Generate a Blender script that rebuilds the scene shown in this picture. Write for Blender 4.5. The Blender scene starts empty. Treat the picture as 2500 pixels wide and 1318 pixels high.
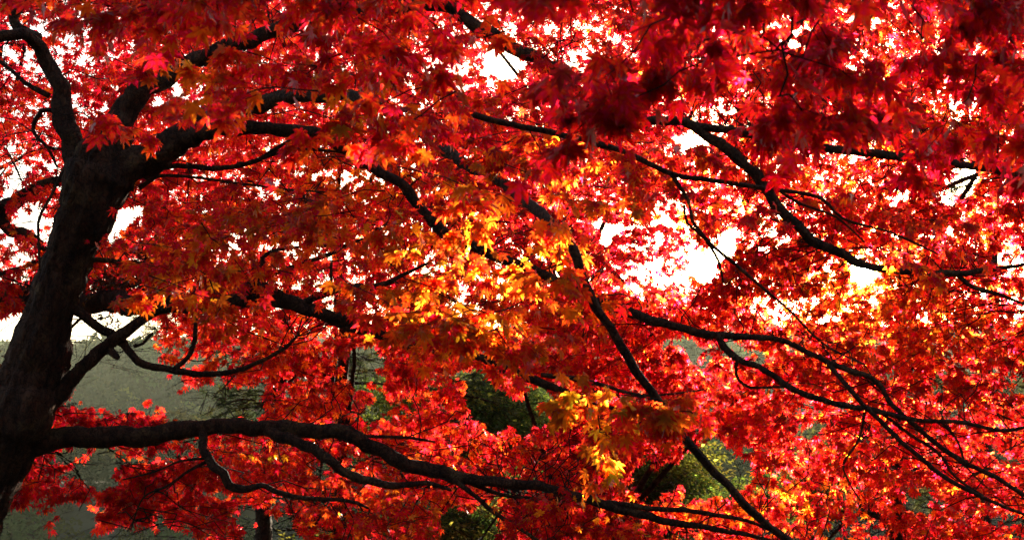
import bpy, math, random
import numpy as np
from math import sin, cos, pi, radians

rng = np.random.default_rng(7)
random.seed(7)
scene = bpy.context.scene
COL = scene.collection

# ------------------------------------------------------------------ camera
W, H = 2500.0, 1318.0
F = 3018.0
PITCH = math.atan((1150 - 659) / F)
CAM = np.array([0.0, 0.0, 1.7])
cam_d = bpy.data.cameras.new('camera')
cam = bpy.data.objects.new('camera', cam_d)
COL.objects.link(cam)
cam.location = CAM
cam.rotation_euler = (pi / 2 + PITCH, 0, 0)
cam_d.sensor_width = 36
cam_d.lens = 18 * F / (W / 2)
cam_d.clip_start = 0.05
cam_d.clip_end = 6000
cam_d.dof.use_dof = True
cam_d.dof.focus_distance = 7.2
cam_d.dof.aperture_fstop = 8.0
cam_d.dof.aperture_blades = 7
scene.camera = cam
CF = np.array([0, cos(PITCH), sin(PITCH)])
CU = np.array([0, -sin(PITCH), cos(PITCH)])
CR = np.array([1.0, 0, 0])


def P(px, py, d):
    """photo pixel + distance along the view axis -> world point (vectorised)"""
    px = np.asarray(px, float); py = np.asarray(py, float); d = np.asarray(d, float)
    return (CAM + d[..., None] * CF + ((px - W / 2) / F * d)[..., None] * CR
            - ((py - H / 2) / F * d)[..., None] * CU)


def proj(p):
    q = p - CAM
    z = q @ CF
    return W / 2 + F * (q @ CR) / z, H / 2 - F * (q @ CU) / z, z


# ------------------------------------------------------------------ light
SUN_PX, SUN_PY = 2108, 668
sd = P(SUN_PX, SUN_PY, 1.0) - CAM
sd /= np.linalg.norm(sd)
SUN_AZ = math.atan2(sd[0], sd[1])
SUN_EL = math.asin(sd[2])
LAMP_EL = SUN_EL + radians(.9)
world = bpy.data.worlds.new('World')
scene.world = world
world.use_nodes = True
wn = world.node_tree
wn.nodes.clear()
sky = wn.nodes.new('ShaderNodeTexSky')
sky.sky_type = 'NISHITA'
sky.sun_disc = False
sky.sun_elevation = SUN_EL
sky.sun_rotation = SUN_AZ
sky.air_density = .8
sky.dust_density = 4.0
sky.ozone_density = .3
bg = wn.nodes.new('ShaderNodeBackground')
bg.inputs[1].default_value = 0.15
wo = wn.nodes.new('ShaderNodeOutputWorld')
wn.links.new(sky.outputs[0], bg.inputs[0])
wn.links.new(bg.outputs[0], wo.inputs[0])

ld = bpy.data.lights.new('sun_lamp', 'SUN')
ld.energy = 5.0
ld.angle = radians(0.5)
ld.color = (1.0, 0.86, 0.66)
lamp = bpy.data.objects.new('sun_lamp', ld)
COL.objects.link(lamp)
from mathutils import Vector
ldir = Vector((sin(SUN_AZ) * cos(LAMP_EL), cos(SUN_AZ) * cos(LAMP_EL), sin(LAMP_EL)))
lamp.rotation_euler = ldir.to_track_quat('Z', 'Y').to_euler()
lamp.location = (0, 0, 30)

scene.view_settings.view_transform = 'Standard'
scene.view_settings.look = 'None'
scene.view_settings.exposure = 2.35
scene.view_settings.gamma = 1.0
scene.render.engine = 'CYCLES'
scene.cycles.use_denoising = True
scene.cycles.max_bounces = 12
scene.cycles.diffuse_bounces = 8
scene.cycles.transmission_bounces = 8
scene.cycles.volume_bounces = 0
scene.cycles.sample_clamp_indirect = 6
scene.cycles.caustics_reflective = False
scene.cycles.caustics_refractive = False


# ------------------------------------------------------------------ helpers
def mesh_np(name, verts, faces_flat, sizes, mat, parent=None, colors=None, smooth=True, mat_idx=None, mats=None):
    me = bpy.data.meshes.new(name)
    nv = len(verts); nl = len(faces_flat); nf = len(sizes)
    me.vertices.add(nv); me.loops.add(nl); me.polygons.add(nf)
    me.vertices.foreach_set('co', np.asarray(verts, np.float32).ravel())
    me.loops.foreach_set('vertex_index', np.asarray(faces_flat, np.int32))
    st = np.concatenate([[0], np.cumsum(sizes)[:-1]]).astype(np.int32)
    me.polygons.foreach_set('loop_start', st)
    me.polygons.foreach_set('loop_total', np.asarray(sizes, np.int32))
    if smooth:
        me.polygons.foreach_set('use_smooth', np.ones(nf, bool))
    if colors is not None:
        a = me.color_attributes.new('tint', 'FLOAT_COLOR', 'POINT')
        a.data.foreach_set('color', np.asarray(colors, np.float32).ravel())
    me.update(calc_edges=True)
    if mat is not None:
        me.materials.append(mat)
    o = bpy.data.objects.new(name, me)
    COL.objects.link(o)
    if parent is not None:
        o.parent = parent
        o.matrix_parent_inverse = parent.matrix_world.inverted() if False else o.matrix_parent_inverse
        loc = np.array(parent_world(parent))
        me.vertices.foreach_set('co', (np.asarray(verts, np.float32) - loc.astype(np.float32)).ravel())
        me.update()
    return o


def parent_world(o):
    l = np.zeros(3)
    while o is not None:
        l = l + np.array(o.location)
        o = o.parent
    return l


def thing(name, label, cat, loc, group=None):
    o = bpy.data.objects.new(name, None)
    o.empty_display_size = 0.3
    COL.objects.link(o)
    o.location = [float(v) for v in loc]
    o['label'] = label
    o['category'] = cat
    if group:
        o['group'] = group
    return o


def catmull(pts, step):
    """pts (n,4): xyz + radius; resample"""
    pts = np.asarray(pts, float)
    out = []
    n = len(pts)
    for i in range(n - 1):
        p0 = pts[max(i - 1, 0)]; p1 = pts[i]; p2 = pts[i + 1]; p3 = pts[min(i + 2, n - 1)]
        L = np.linalg.norm(p2[:3] - p1[:3])
        k = max(2, int(L / step))
        for j in range(k):
            t = j / k
            q = 0.5 * ((2 * p1) + (-p0 + p2) * t + (2 * p0 - 5 * p1 + 4 * p2 - p3) * t * t + (-p0 + 3 * p1 - 3 * p2 + p3) * t ** 3)
            q[3] = p1[3] + (p2[3] - p1[3]) * t
            out.append(q)
    out.append(pts[-1])
    return np.array(out)


class Geo:
    def __init__(s):
        s.v = []; s.f = []; s.sz = []; s.c = []; s.n = 0

    def add(s, v, f, sz, c=None):
        s.v.append(v); s.f.append(np.asarray(f) + s.n); s.sz.append(np.asarray(sz)); s.n += len(v)
        if c is not None: s.c.append(c)

    def build(s, name, mat, parent=None, smooth=True):
        if not s.v: return None
        return mesh_np(name, np.concatenate(s.v), np.concatenate(s.f), np.concatenate(s.sz), mat, parent,
                       np.concatenate(s.c) if s.c else None, smooth)


def tube(geo, path, sides=8, rough=0.0, ridges=0, seed=0, wob=0.0, knots=0):
    """path (n,4)"""
    p = np.array(path, float)
    n = len(p)
    r_ = np.random.default_rng(seed)
    if wob:
        # wander of the centre line
        s = np.concatenate([[0], np.cumsum(np.linalg.norm(np.diff(p[:, :3], axis=0), axis=1))])
        for a in range(3):
            ph = r_.uniform(0, 6.28, 3)
            p[:, a] += wob * p[:, 3] * (np.sin(s * 9 + ph[0]) + 0.7 * np.sin(s * 21 + ph[1]) + .5 * np.sin(s * 47 + ph[2])) * .4
    T = np.gradient(p[:, :3], axis=0)
    T /= np.linalg.norm(T, axis=1)[:, None] + 1e-9
    N = np.zeros_like(T)
    a = np.array([0, 0, 1.0]) if abs(T[0, 2]) < .9 else np.array([1.0, 0, 0])
    N[0] = np.cross(T[0], a); N[0] /= np.linalg.norm(N[0])
    for i in range(1, n):
        v = N[i - 1] - T[i] * (N[i - 1] @ T[i])
        N[i] = v / (np.linalg.norm(v) + 1e-9)
    B = np.cross(T, N)
    th = np.linspace(0, 2 * pi, sides, endpoint=False)
    R = np.repeat(p[:, 3][:, None], sides, 1)
    s = np.concatenate([[0], np.cumsum(np.linalg.norm(np.diff(p[:, :3], axis=0), axis=1))])
    if rough:
        rel = np.ones((n, sides))
        mr = max(p[:, 3].mean(), .004)
        for k in range(5):
            f1 = r_.uniform(.25, 1.4) / mr; m = r_.integers(1, 4)
            rel += rough * .4 * np.sin(s[:, None] * f1 + m * th[None] + r_.uniform(0, 6.28))
        rel += rough * r_.normal(0, .35, (n, sides))
        for k in range(knots):
            s0 = r_.uniform(0, s[-1]); t0 = r_.uniform(0, 6.28)
            dd = ((s[:, None] - s0) / (mr * r_.uniform(.5, 1.1))) ** 2 + (np.angle(np.exp(1j * (th[None] - t0))) / .7) ** 2
            rel += r_.uniform(.12, .4) * np.exp(-dd)
        R = R * rel
    if ridges:
        ph = np.cumsum(r_.normal(0, .05, n))
        R = R * (1 + .035 * np.sin(ridges * th[None] + 2.2 * np.sin(s[:, None] * 3.1) + ph[:, None] * 3)
                 + .02 * np.sin((ridges * 2 + 3) * th[None] + s[:, None] * 5))
    V = p[:, None, :3] + R[..., None] * (np.cos(th)[None, :, None] * N[:, None] + np.sin(th)[None, :, None] * B[:, None])
    V = V.reshape(-1, 3)
    i = np.arange(n - 1)[:, None] * sides; j = np.arange(sides)[None]; j2 = (j + 1) % sides
    q = np.stack([i + j, i + j2, i + sides + j2, i + sides + j], -1).reshape(-1)
    nf = (n - 1) * sides
    # end caps
    V = np.concatenate([V, p[:1, :3], p[-1:, :3] + T[-1:] * p[-1, 3] * .6])
    c0 = n * sides; c1 = c0 + 1
    jj = np.arange(sides); jn = (jj + 1) % sides
    f0 = np.stack([jn, jj, np.full(sides, c0)], -1).reshape(-1)
    f1 = np.stack([(n - 1) * sides + jj, (n - 1) * sides + jn, np.full(sides, c1)], -1).reshape(-1)
    geo.add(V, np.concatenate([q, f0, f1]), np.concatenate([np.full(nf, 4), np.full(2 * sides, 3)]))


def thin_sticks(geo, A, B, ra, rb):
    """many 3-sided straight segments at once; A,B (n,3)"""
    n = len(A)
    if n == 0: return
    T = B - A; L = np.linalg.norm(T, axis=1)[:, None] + 1e-9; T = T / L
    ref = np.where(np.abs(T[:, 2:3]) < .9, np.array([[0, 0, 1.0]]), np.array([[1.0, 0, 0]]))
    N = np.cross(T, ref); N /= np.linalg.norm(N, axis=1)[:, None]
    Bn = np.cross(T, N)
    V = np.zeros((n, 6, 3))
    ra = np.broadcast_to(ra, (n,)); rb = np.broadcast_to(rb, (n,))
    for k in range(3):
        d = cos(2 * pi * k / 3) * N + sin(2 * pi * k / 3) * Bn
        V[:, k] = A + ra[:, None] * d
        V[:, 3 + k] = B + rb[:, None] * d
    f = []
    for k in range(3):
        f += [k, (k + 1) % 3, 3 + (k + 1) % 3, 3 + k]
    Fq = (np.array(f)[None] + np.arange(n)[:, None] * 6).reshape(-1)
    geo.add(V.reshape(-1, 3), Fq, np.full(3 * n, 4))


# ------------------------------------------------------------------ materials
def new_mat(name):
    m = bpy.data.materials.new(name); m.use_nodes = True
    nt = m.node_tree; nt.nodes.clear()
    out = nt.nodes.new('ShaderNodeOutputMaterial')
    return m, nt, out


def leaf_mat(name, trans=0.86, rough=.38, gloss=.012, scale=60, fwd=.36):
    m, nt, out = new_mat(name)
    N = nt.nodes.new; L = nt.links.new
    at = N('ShaderNodeAttribute'); at.attribute_name = 'tint'
    tc = N('ShaderNodeTexCoord')
    no = N('ShaderNodeTexNoise'); no.inputs['Scale'].default_value = scale; no.inputs['Detail'].default_value = 3
    L(tc.outputs['Object'], no.inputs['Vector'])
    hs = N('ShaderNodeHueSaturation')
    mr = N('ShaderNodeMapRange'); mr.inputs['From Min'].default_value = .3; mr.inputs['From Max'].default_value = .7
    mr.inputs['To Min'].default_value = .75; mr.inputs['To Max'].default_value = 1.12
    L(no.outputs['Fac'], mr.inputs['Value']); L(mr.outputs[0], hs.inputs['Value']); L(at.outputs['Color'], hs.inputs['Color'])
    di = N('ShaderNodeBsdfDiffuse'); tr = N('ShaderNodeBsdfTranslucent'); gl = N('ShaderNodeBsdfGlossy')
    mul = N('ShaderNodeMix'); mul.data_type = 'RGBA'; mul.blend_type = 'MULTIPLY'; mul.inputs[0].default_value = 1
    L(hs.outputs[0], mul.inputs[6]); mul.inputs[7].default_value = (.6, .6, .6, 1)
    L(mul.outputs[2], di.inputs['Color']); L(hs.outputs[0], tr.inputs['Color'])
    gl.inputs['Roughness'].default_value = rough; gl.inputs['Color'].default_value = (1, 1, 1, 1)
    hn = N('ShaderNodeTexNoise'); hn.inputs['Scale'].default_value = scale * 1.6; hn.inputs['Detail'].default_value = 2
    L(tc.outputs['Object'], hn.inputs['Vector'])
    hm = N('ShaderNodeMapRange'); hm.inputs['From Min'].default_value = .3; hm.inputs['From Max'].default_value = .7
    hm.inputs['To Min'].default_value = .484; hm.inputs['To Max'].default_value = .516
    L(hn.outputs['Fac'], hm.inputs['Value']); L(hm.outputs[0], hs.inputs['Hue'])
    # thin blades pass light mostly straight on: a broad forward lobe beside the diffuse one
    rf = N('ShaderNodeBsdfRefraction'); rf.inputs['Roughness'].default_value = .68; rf.inputs['IOR'].default_value = 1.32
    L(hs.outputs[0], rf.inputs['Color'])
    tm = N('ShaderNodeMixShader'); tm.inputs[0].default_value = fwd
    L(tr.outputs[0], tm.inputs[1]); L(rf.outputs[0], tm.inputs[2])
    mx = N('ShaderNodeMixShader'); mx.inputs[0].default_value = trans
    L(di.outputs[0], mx.inputs[1]); L(tm.outputs[0], mx.inputs[2])
    fr = N('ShaderNodeFresnel'); fr.inputs['IOR'].default_value = 1.35
    fm = N('ShaderNodeMath'); fm.operation = 'MULTIPLY'; fm.inputs[1].default_value = gloss * 8
    L(fr.outputs[0], fm.inputs[0])
    m2 = N('ShaderNodeMixShader'); L(fm.outputs[0], m2.inputs[0]); L(mx.outputs[0], m2.inputs[1]); L(gl.outputs[0], m2.inputs[2])
    L(m2.outputs[0], out.inputs[0])
    return m


def bark_mat(name, c1, c2, scale=18, lichen=None):
    m, nt, out = new_mat(name)
    N = nt.nodes.new; L = nt.links.new
    tc = N('ShaderNodeTexCoord'); mp = N('ShaderNodeMapping'); mp.inputs['Scale'].default_value = (1, 1, .22)
    L(tc.outputs['Object'], mp.inputs['Vector'])
    n1 = N('ShaderNodeTexNoise'); n1.inputs['Scale'].default_value = scale; n1.inputs['Detail'].default_value = 8; n1.inputs['Roughness'].default_value = .7
    L(mp.outputs[0], n1.inputs['Vector'])
    n2 = N('ShaderNodeTexVoronoi'); n2.inputs['Scale'].default_value = scale * 1.7
    L(mp.outputs[0], n2.inputs['Vector'])
    cr = N('ShaderNodeValToRGB'); cr.color_ramp.elements[0].position = .35; cr.color_ramp.elements[1].position = .68
    cr.color_ramp.elements[0].color = (*c1, 1); cr.color_ramp.elements[1].color = (*c2, 1)
    L(n1.outputs['Fac'], cr.inputs['Fac'])
    col = cr.outputs['Color']
    if lichen:
        n3 = N('ShaderNodeTexNoise'); n3.inputs['Scale'].default_value = 5; n3.inputs['Detail'].default_value = 6
        L(tc.outputs['Object'], n3.inputs['Vector'])
        r3 = N('ShaderNodeValToRGB'); r3.color_ramp.elements[0].position = .56; r3.color_ramp.elements[1].position = .66
        L(n3.outputs['Fac'], r3.inputs['Fac'])
        mx = N('ShaderNodeMix'); mx.data_type = 'RGBA'; L(r3.outputs[0], mx.inputs[0]); L(col, mx.inputs[6]); mx.inputs[7].default_value = (*lichen, 1)
        col = mx.outputs[2]
    ns = N('ShaderNodeTexNoise'); ns.inputs['Scale'].default_value = scale * .6; ns.inputs['Detail'].default_value = 4
    L(tc.outputs['Object'], ns.inputs['Vector'])
    am = N('ShaderNodeMix'); am.data_type = 'RGBA'; am.inputs[0].default_value = .2
    L(mp.outputs[0], am.inputs[6]); L(ns.outputs['Color'], am.inputs[7])
    vo = N('ShaderNodeTexVoronoi'); vo.feature = 'DISTANCE_TO_EDGE'; vo.inputs['Scale'].default_value = scale * 2.2
    L(am.outputs[2], vo.inputs['Vector'])
    ck = N('ShaderNodeMapRange'); ck.inputs['From Min'].default_value = .01; ck.inputs['From Max'].default_value = .12; ck.inputs['To Min'].default_value = .55
    L(vo.outputs['Distance'], ck.inputs['Value'])
    cm = N('ShaderNodeMix'); cm.data_type = 'RGBA'; cm.blend_type = 'MULTIPLY'; cm.inputs[0].default_value = 1
    L(col, cm.inputs[6]); L(ck.outputs[0], cm.inputs[7]); col = cm.outputs[2]
    bs = N('ShaderNodeBsdfPrincipled'); bs.inputs['Roughness'].default_value = .9
    bs.inputs['Specular IOR Level'].default_value = .2
    L(col, bs.inputs['Base Color'])
    ad = N('ShaderNodeMath'); ad.operation = 'ADD'; L(n1.outputs['Fac'], ad.inputs[0]); L(ck.outputs[0], ad.inputs[1])
    bp = N('ShaderNodeBump'); bp.inputs['Strength'].default_value = 1; bp.inputs['Distance'].default_value = .05
    L(ad.outputs[0], bp.inputs['Height']); L(bp.outputs[0], bs.inputs['Normal'])
    L(bs.outputs[0], out.inputs[0])
    return m


M_leaf = leaf_mat('maple_leaf_matt')
M_gleaf = leaf_mat('evergreen_leaf', trans=.65, rough=.5, gloss=.006, fwd=.15)
M_needle = leaf_mat('pine_needle', trans=.3, rough=.5, gloss=.006, fwd=.0)
M_dead = leaf_mat('withered_leaf', trans=.3, rough=.6, gloss=.01, fwd=.1)
M_forest = leaf_mat('forest_leaf', trans=.5, rough=.7, gloss=0.0, scale=.6, fwd=0)
M_bark = bark_mat('maple_bark', (.02, .007, .004), (.10, .044, .022), 16, (.11, .06, .026))
M_twig = bark_mat('twig_bark', (.016, .009, .007), (.035, .02, .014), 40)
M_pbark = bark_mat('pine_bark', (.02, .011, .008), (.06, .033, .022), 10)

# ------------------------------------------------------------------ maple leaf templates
LOBE_A = np.radians([0, 40, 80, 122])
LOBE_L = [1.0, .9, .66, .33]


def leaf_template(detail, r_, spread=1.0):
    """leaf in XY plane, petiole joint at origin, central lobe along +Y. unit length ~1 (tip to joint)"""
    angs = list(-LOBE_A[:0:-1]) + list(LOBE_A)
    lens = LOBE_L[:0:-1] + LOBE_L
    v = [(0, 0, 0)]; rim = [0.0]
    kind = r_.uniform(.9, 1.08, 7)
    off = r_.normal(0, .06, 7)
    for i, (a, l) in enumerate(zip(angs, lens)):
        a = (a + off[i]) * spread; l = l * kind[i]
        w = (.135 if detail else .105) + .02 * r_.random()
        if detail:
            for (t, s) in ((.5, -w), (.66, -w * .85), (.84, -w * .4), (1, 0), (.84, w * .4), (.66, w * .85), (.5, w)):
                x, y = l * t, s * l / max(l, .3) * (.6 + .4 * l)
                v.append((sin(a) * x + cos(a) * y, cos(a) * x - sin(a) * y, 0))
        else:
            for (t, s) in ((.58, -w), (1, 0), (.58, w)):
                x, y = l * t, s * (.6 + .4 * l)
                v.append((sin(a) * x + cos(a) * y, cos(a) * x - sin(a) * y, 0))
        if i < 6:
            am = .5 * (angs[i] + angs[i + 1]) * spread; lm = .5 * (lens[i] + lens[i + 1])
            rr = (.37 if detail else .31) * (.45 + .55 * lm)
            v.append((sin(am) * rr, cos(am) * rr, 0))
    v.append((0, -.04, 0))
    v = np.array(v)
    n = len(v)
    # relief: each lobe folds a little, tips droop, cup
    r = np.hypot(v[:, 0], v[:, 1])
    cup = r_.choice([r_.uniform(-.1, .3), r_.uniform(.3, .7)], p=[.7, .3]); tw = r_.uniform(-.35, .35)
    v[:, 2] = -cup * r ** 2 + tw * v[:, 0] * v[:, 1] + r_.normal(0, .035, n) * (r > .05) + .05 * np.sin(v[:, 0] * 7 + r_.uniform(0, 6)) * r
    # sinuses raised -> creased look
    f = []
    for i in range(1, n - 1):
        f += [0, i + 1, i]
    f += [0, 1, n - 1]
    # petiole
    pv = np.array([(-.012, 0, 0), (.012, 0, 0), (0, -.62, .12)])
    f += [n, n + 1, n + 2]
    v = np.concatenate([v, pv])
    rimv = np.clip(np.hypot(v[:, 0], v[:, 1]), 0, 1)
    rimv[n:] = -1
    return v, np.array(f), np.full(len(f) // 3, 3), rimv


TD = [leaf_template(True, np.random.default_rng(100 + i)) for i in range(8)]
TS = [leaf_template(False, np.random.default_rng(200 + i)) for i in range(8)]


def norm(a):
    return a / (np.linalg.norm(a, axis=-1, keepdims=True) + 1e-9)


def place_leaves(geo, pos, tipdir, nrm, size, col, templates, r_):
    """pos: base; tipdir: lobe dir; nrm: blade normal"""
    n = len(pos)
    if n == 0: return
    Y = norm(tipdir); Z = norm(nrm - Y * np.sum(nrm * Y, -1, keepdims=True)); X = np.cross(Y, Z)
    idx = r_.integers(0, len(templates), n)
    for k, (tv, tf, ts, rim) in enumerate(templates):
        s = np.where(idx == k)[0]
        if len(s) == 0: continue
        m = len(s); nv = len(tv)
        V = (pos[s][:, None] + size[s][:, None, None] * (tv[None, :, 0:1] * X[s][:, None] + tv[None, :, 1:2] * Y[s][:, None] + tv[None, :, 2:3] * Z[s][:, None]))
        C = np.repeat(col[s][:, None], nv, 1)
        # the middle of a turning leaf keeps more yellow than its tips; stalk dark red
        w = np.clip(1 - rim, 0, 1)[None, :, None]
        C = C * (1 + .18 * (w - .5))
        C[:, rim < 0] = (.22, .02, .015)
        C = np.concatenate([C, np.ones((m, nv, 1))], -1)
        f = (tf[None] + np.arange(m)[:, None] * nv).reshape(-1)
        geo.add(V.reshape(-1, 3), f, np.tile(ts, m), C.reshape(-1, 4))


# ------------------------------------------------------------------ colours
PAL = np.array([
    (.52, .004, .018),   # 0 deep crimson
    (.82, .012, .034),   # 1 crimson red
    (.90, .026, .014),   # 2 red
    (.93, .085, .012),   # 3 orange red
    (.92, .17, .010),    # 4 orange
    (.97, .30, .012),    # 5 amber
    (.95, .43, .015),     # 6 yellow
    (.60, .40, .015),    # 7 yellow green
])


def pick_colour(px, py, base, r_, blobs):
    """base: weights over PAL; blobs: list (cx,cy,rx,ry,weights,strength)"""
    n = len(px)
    Wt = np.repeat(np.asarray(base, float)[None], n, 0)
    for (cx, cy, rx, ry, w, st) in blobs:
        k = st * np.exp(-(((px - cx) / rx) ** 2 + ((py - cy) / ry) ** 2) ** 1.3)
        Wt = Wt * (1 - k[:, None]) + k[:, None] * np.asarray(w, float)[None]
    Wt /= Wt.sum(1, keepdims=True)
    cum = np.cumsum(Wt, 1)
    i = (r_.random(n)[:, None] > cum).sum(1).clip(0, 7)
    c = PAL[i] * r_.uniform(.72, 1.12, (n, 1))
    dull = r_.random(n) < .05
    c[dull] = c[dull] * [.45, .6, .8] + [.03, .02, .0]
    j = np.clip(i + r_.choice([-1, 1], n), 0, 7)
    t = r_.uniform(0, .35, (n, 1))
    return np.clip(c * (1 - t) + PAL[j] * t, 0, .96)


R_ = [1, 4, 8, 3, .6, 0, 0, 0]
CR_ = [4, 7, 3, .3, 0, 0, 0, 0]
OR_ = [0, .6, 4, 7, 3, .4, 0, 0]
YO_ = [0, 0, 1.2, 5, 7, 3.5, .5, 0]
YG_ = [0, 0, .3, 4, 7, 4, 1.6, .9]
OO_ = [0, 0, 1, 4, 7, 2, .2, 0]
BL_B = [(2120, 740, 170, 110, [0, 0, 1, 4, 7, 3, .5, 0], .75), (850, 430, 170, 90, OO_, .8), (600, 880, 260, 90, OR_, .9), (1700, 1250, 300, 60, OO_, .7), (2250, 340, 150, 70, YO_, .8),  # orange blobs near the sun: its golden glow painted into the leaf colour
        (2200, 800, 300, 110, OR_, .8), (2000, 1230, 260, 70, OO_, .6), (1550, 560, 200, 60, OO_, .4), (1000, 1250, 220, 60, OO_, .65),
        (640, 1090, 120, 50, OO_, .6), (1100, 1080, 200, 60, OR_, .6), (1950, 400, 220, 80, OR_, .7), (1300, 700, 250, 100, OR_, .7),
        (500, 660, 300, 140, OR_, .6), (120, 1130, 110, 80, CR_, .7), (330, 1180, 140, 120, CR_, .5), (1500, 620, 90, 120, CR_, .6), (700, 1000, 200, 90, OR_, .5)]
BL_C = [(2110, 730, 220, 140, [0, 0, 1, 4, 7, 4, 1, 0], .8), (60, 450, 250, 350, CR_, .8), (1500, 600, 120, 100, CR_, .6), (1450, 1080, 160, 100, CR_, .5), (900, 450, 160, 90, OO_, .6), (2200, 780, 300, 100, OR_, .7),  # amber round the sun paints its glow on the back leaves
        (700, 860, 200, 90, R_, .6), (800, 700, 300, 80, CR_, .4)]
BL_A = [(1120, 560, 200, 140, YO_, .9), (1180, 740, 240, 120, [0, 0, .8, 4, 7, 3, .8, 0], .85), (1450, 1040, 110, 160, YG_, 1), (480, 180, 80, 70, OO_, 1), (440, 740, 120, 50, OO_, .9),  # amber and orange blobs: turning leaf colour plus sunlight put into the colour
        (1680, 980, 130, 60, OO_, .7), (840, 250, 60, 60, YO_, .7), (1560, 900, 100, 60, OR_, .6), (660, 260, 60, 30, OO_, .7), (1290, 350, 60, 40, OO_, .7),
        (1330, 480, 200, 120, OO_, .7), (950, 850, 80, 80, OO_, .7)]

# ------------------------------------------------------------------ gaps (openings between the sprays)
SKY_GAPS = [
    [(385, 240), (430, 203), (448, 240), (470, 240), (455, 250), (395, 252)],
    [(1205, 105), (1225, 125), (1270, 160), (1262, 185), (1215, 215), (1185, 190), (1160, 170), (1170, 130)],
    [(330, 490), (362, 512), (320, 560), (262, 578), (262, 562)],
    [(1712, 600), (1745, 582), (1788, 560), (1790, 600), (1755, 640), (1725, 685), (1700, 690), (1690, 650)], [(1560, 660), (1600, 650), (1625, 680), (1590, 690)],
    [(1530, 715), (1560, 705), (1575, 730), (1545, 740)],
    [(1450, 545), (1500, 530), (1520, 560), (1470, 600), (1440, 575)],
    [(1660, 325), (1700, 328), (1745, 365), (1740, 375), (1690, 365), (1655, 350)],
    [(2310, 415), (2385, 405), (2400, 440), (2370, 480), (2320, 500), (2300, 470)],
    [(2425, 225), (2460, 220), (2458, 245), (2430, 245)],
    [(0, 425), (30, 430), (45, 480), (30, 510), (0, 520)],
    [(35, 530), (90, 525), (140, 540), (120, 575), (60, 560), (35, 555)],
    [(0, 565), (40, 585), (30, 620), (0, 610)],
    [(180, 748), (330, 765), (360, 800), (350, 840), (170, 850), (165, 800)],
    [(0, 765), (70, 760), (60, 830), (40, 850), (0, 850)],
    [(1880, 62), (1950, 55), (1985, 75), (1960, 100), (1885, 108), (1875, 80)],
    [(1735, 62), (1760, 60), (1765, 95), (1740, 100)],
    [(1800, 95), (1835, 95), (1832, 115), (1800, 115)],
    [(1790, 120), (1850, 120), (1848, 150), (1820, 165), (1790, 130)],
    [(2075, 92), (2110, 100), (2120, 130), (2085, 125)],
    [(2170, 485), (2200, 478), (2225, 500), (2195, 510), (2170, 498)],
    [(2300, 570), (2330, 568), (2338, 590), (2310, 590)],
    [(60, 60), (90, 70), (85, 90), (60, 85)],
    [(145, 65), (170, 75), (165, 105), (148, 95)],
    [(770, 735), (800, 730), (800, 752), (775, 750)],
    [(880, 425), (905, 430), (925, 445), (890, 448)],
]
WIN = [
    [(150, 750), (360, 770), (365, 800), (380, 885), (430, 940), (560, 938), (640, 960), (650, 1030), (420, 1040), (398, 1012), (340, 985), (300, 1000), (250, 1008), (190, 975), (160, 960), (170, 870)],
    [(-50, 760), (60, 760), (40, 900), (0, 945), (-50, 940)],
    [(200, 1100), (270, 1105), (300, 1130), (262, 1165), (238, 1210), (228, 1300), (370, 1290), (400, 1400), (-50, 1400), (-50, 1215), (20, 1195), (60, 1225), (110, 1185), (195, 1212), (205, 1150)],
    [(375, 1255), (430, 1290), (500, 1318), (500, 1400), (380, 1400)],
    [(590, 1265), (640, 1245), (700, 1270), (745, 1300), (745, 1400), (560, 1400)],
    [(225, 1090), (560, 1078), (500, 1100), (470, 1118), (330, 1115)],
    [(820, 850), (905, 840), (935, 880), (915, 960), (960, 990), (945, 1045), (890, 1040), (880, 1000), (905, 975), (905, 950), (840, 930)],
    [(1125, 905), (1190, 895), (1230, 950), (1290, 965), (1340, 980), (1345, 1030), (1260, 1060), (1130, 1030), (1130, 985)],
    [(1070, 1245), (1200, 1220), (1240, 1318), (1240, 1400), (1050, 1400)],
    [(1590, 825), (1760, 832), (1880, 850), (1880, 885), (1790, 880), (1700, 888), (1600, 850)],
    [(1700, 1075), (1760, 1085), (1830, 1125), (1835, 1180), (1800, 1165), (1800, 1200), (1895, 1190), (1915, 1210), (1780, 1222), (1620, 1208), (1550, 1235), (1545, 1160), (1640, 1105)],
    [(2240, 930), (2300, 920), (2370, 925), (2500, 900), (2560, 900), (2560, 980), (2420, 985), (2320, 965)],
    [(2180, 1195), (2260, 1190), (2300, 1228), (2210, 1250)],
    [(1930, 1035), (1990, 1040), (2040, 1060), (1970, 1085)],
]


def in_poly(px, py, poly):
    ins = np.zeros(len(px), bool)
    n = len(poly)
    for i in range(n):
        x1, y1 = poly[i]; x2, y2 = poly[(i + 1) % n]
        c = ((y1 > py) != (y2 > py)) & (px < (x2 - x1) * (py - y1) / (y2 - y1 + 1e-12) + x1)
        ins ^= c
    return ins


def gapped(px, py, polys):
    m = np.zeros(len(px), bool)
    ox, oy = px, py
    px, py = (px + 52 * (vnoise(px + 900, py + 900, 34, 5) - .5) + 30 * (vnoise(px + 900, py + 900, 13, 8) - .5),
              py + 52 * (vnoise(px + 900, py + 900, 34, 6) - .5) + 30 * (vnoise(px + 900, py + 900, 13, 9) - .5))
    if polys is SKY_GAPS or len(polys) > 20:
        m |= ((ox - 2106) / 32) ** 2 + ((oy - 666) / 29) ** 2 < 1
    for p in polys:
        a = np.array(p)
        x0, y0 = a.min(0); x1, y1 = a.max(0)
        b = (px >= x0) & (px <= x1) & (py >= y0) & (py <= y1)
        if b.any():
            i = np.where(b)[0]
            m[i] |= in_poly(px[i], py[i], p)
    return m


_lat = {}


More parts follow.
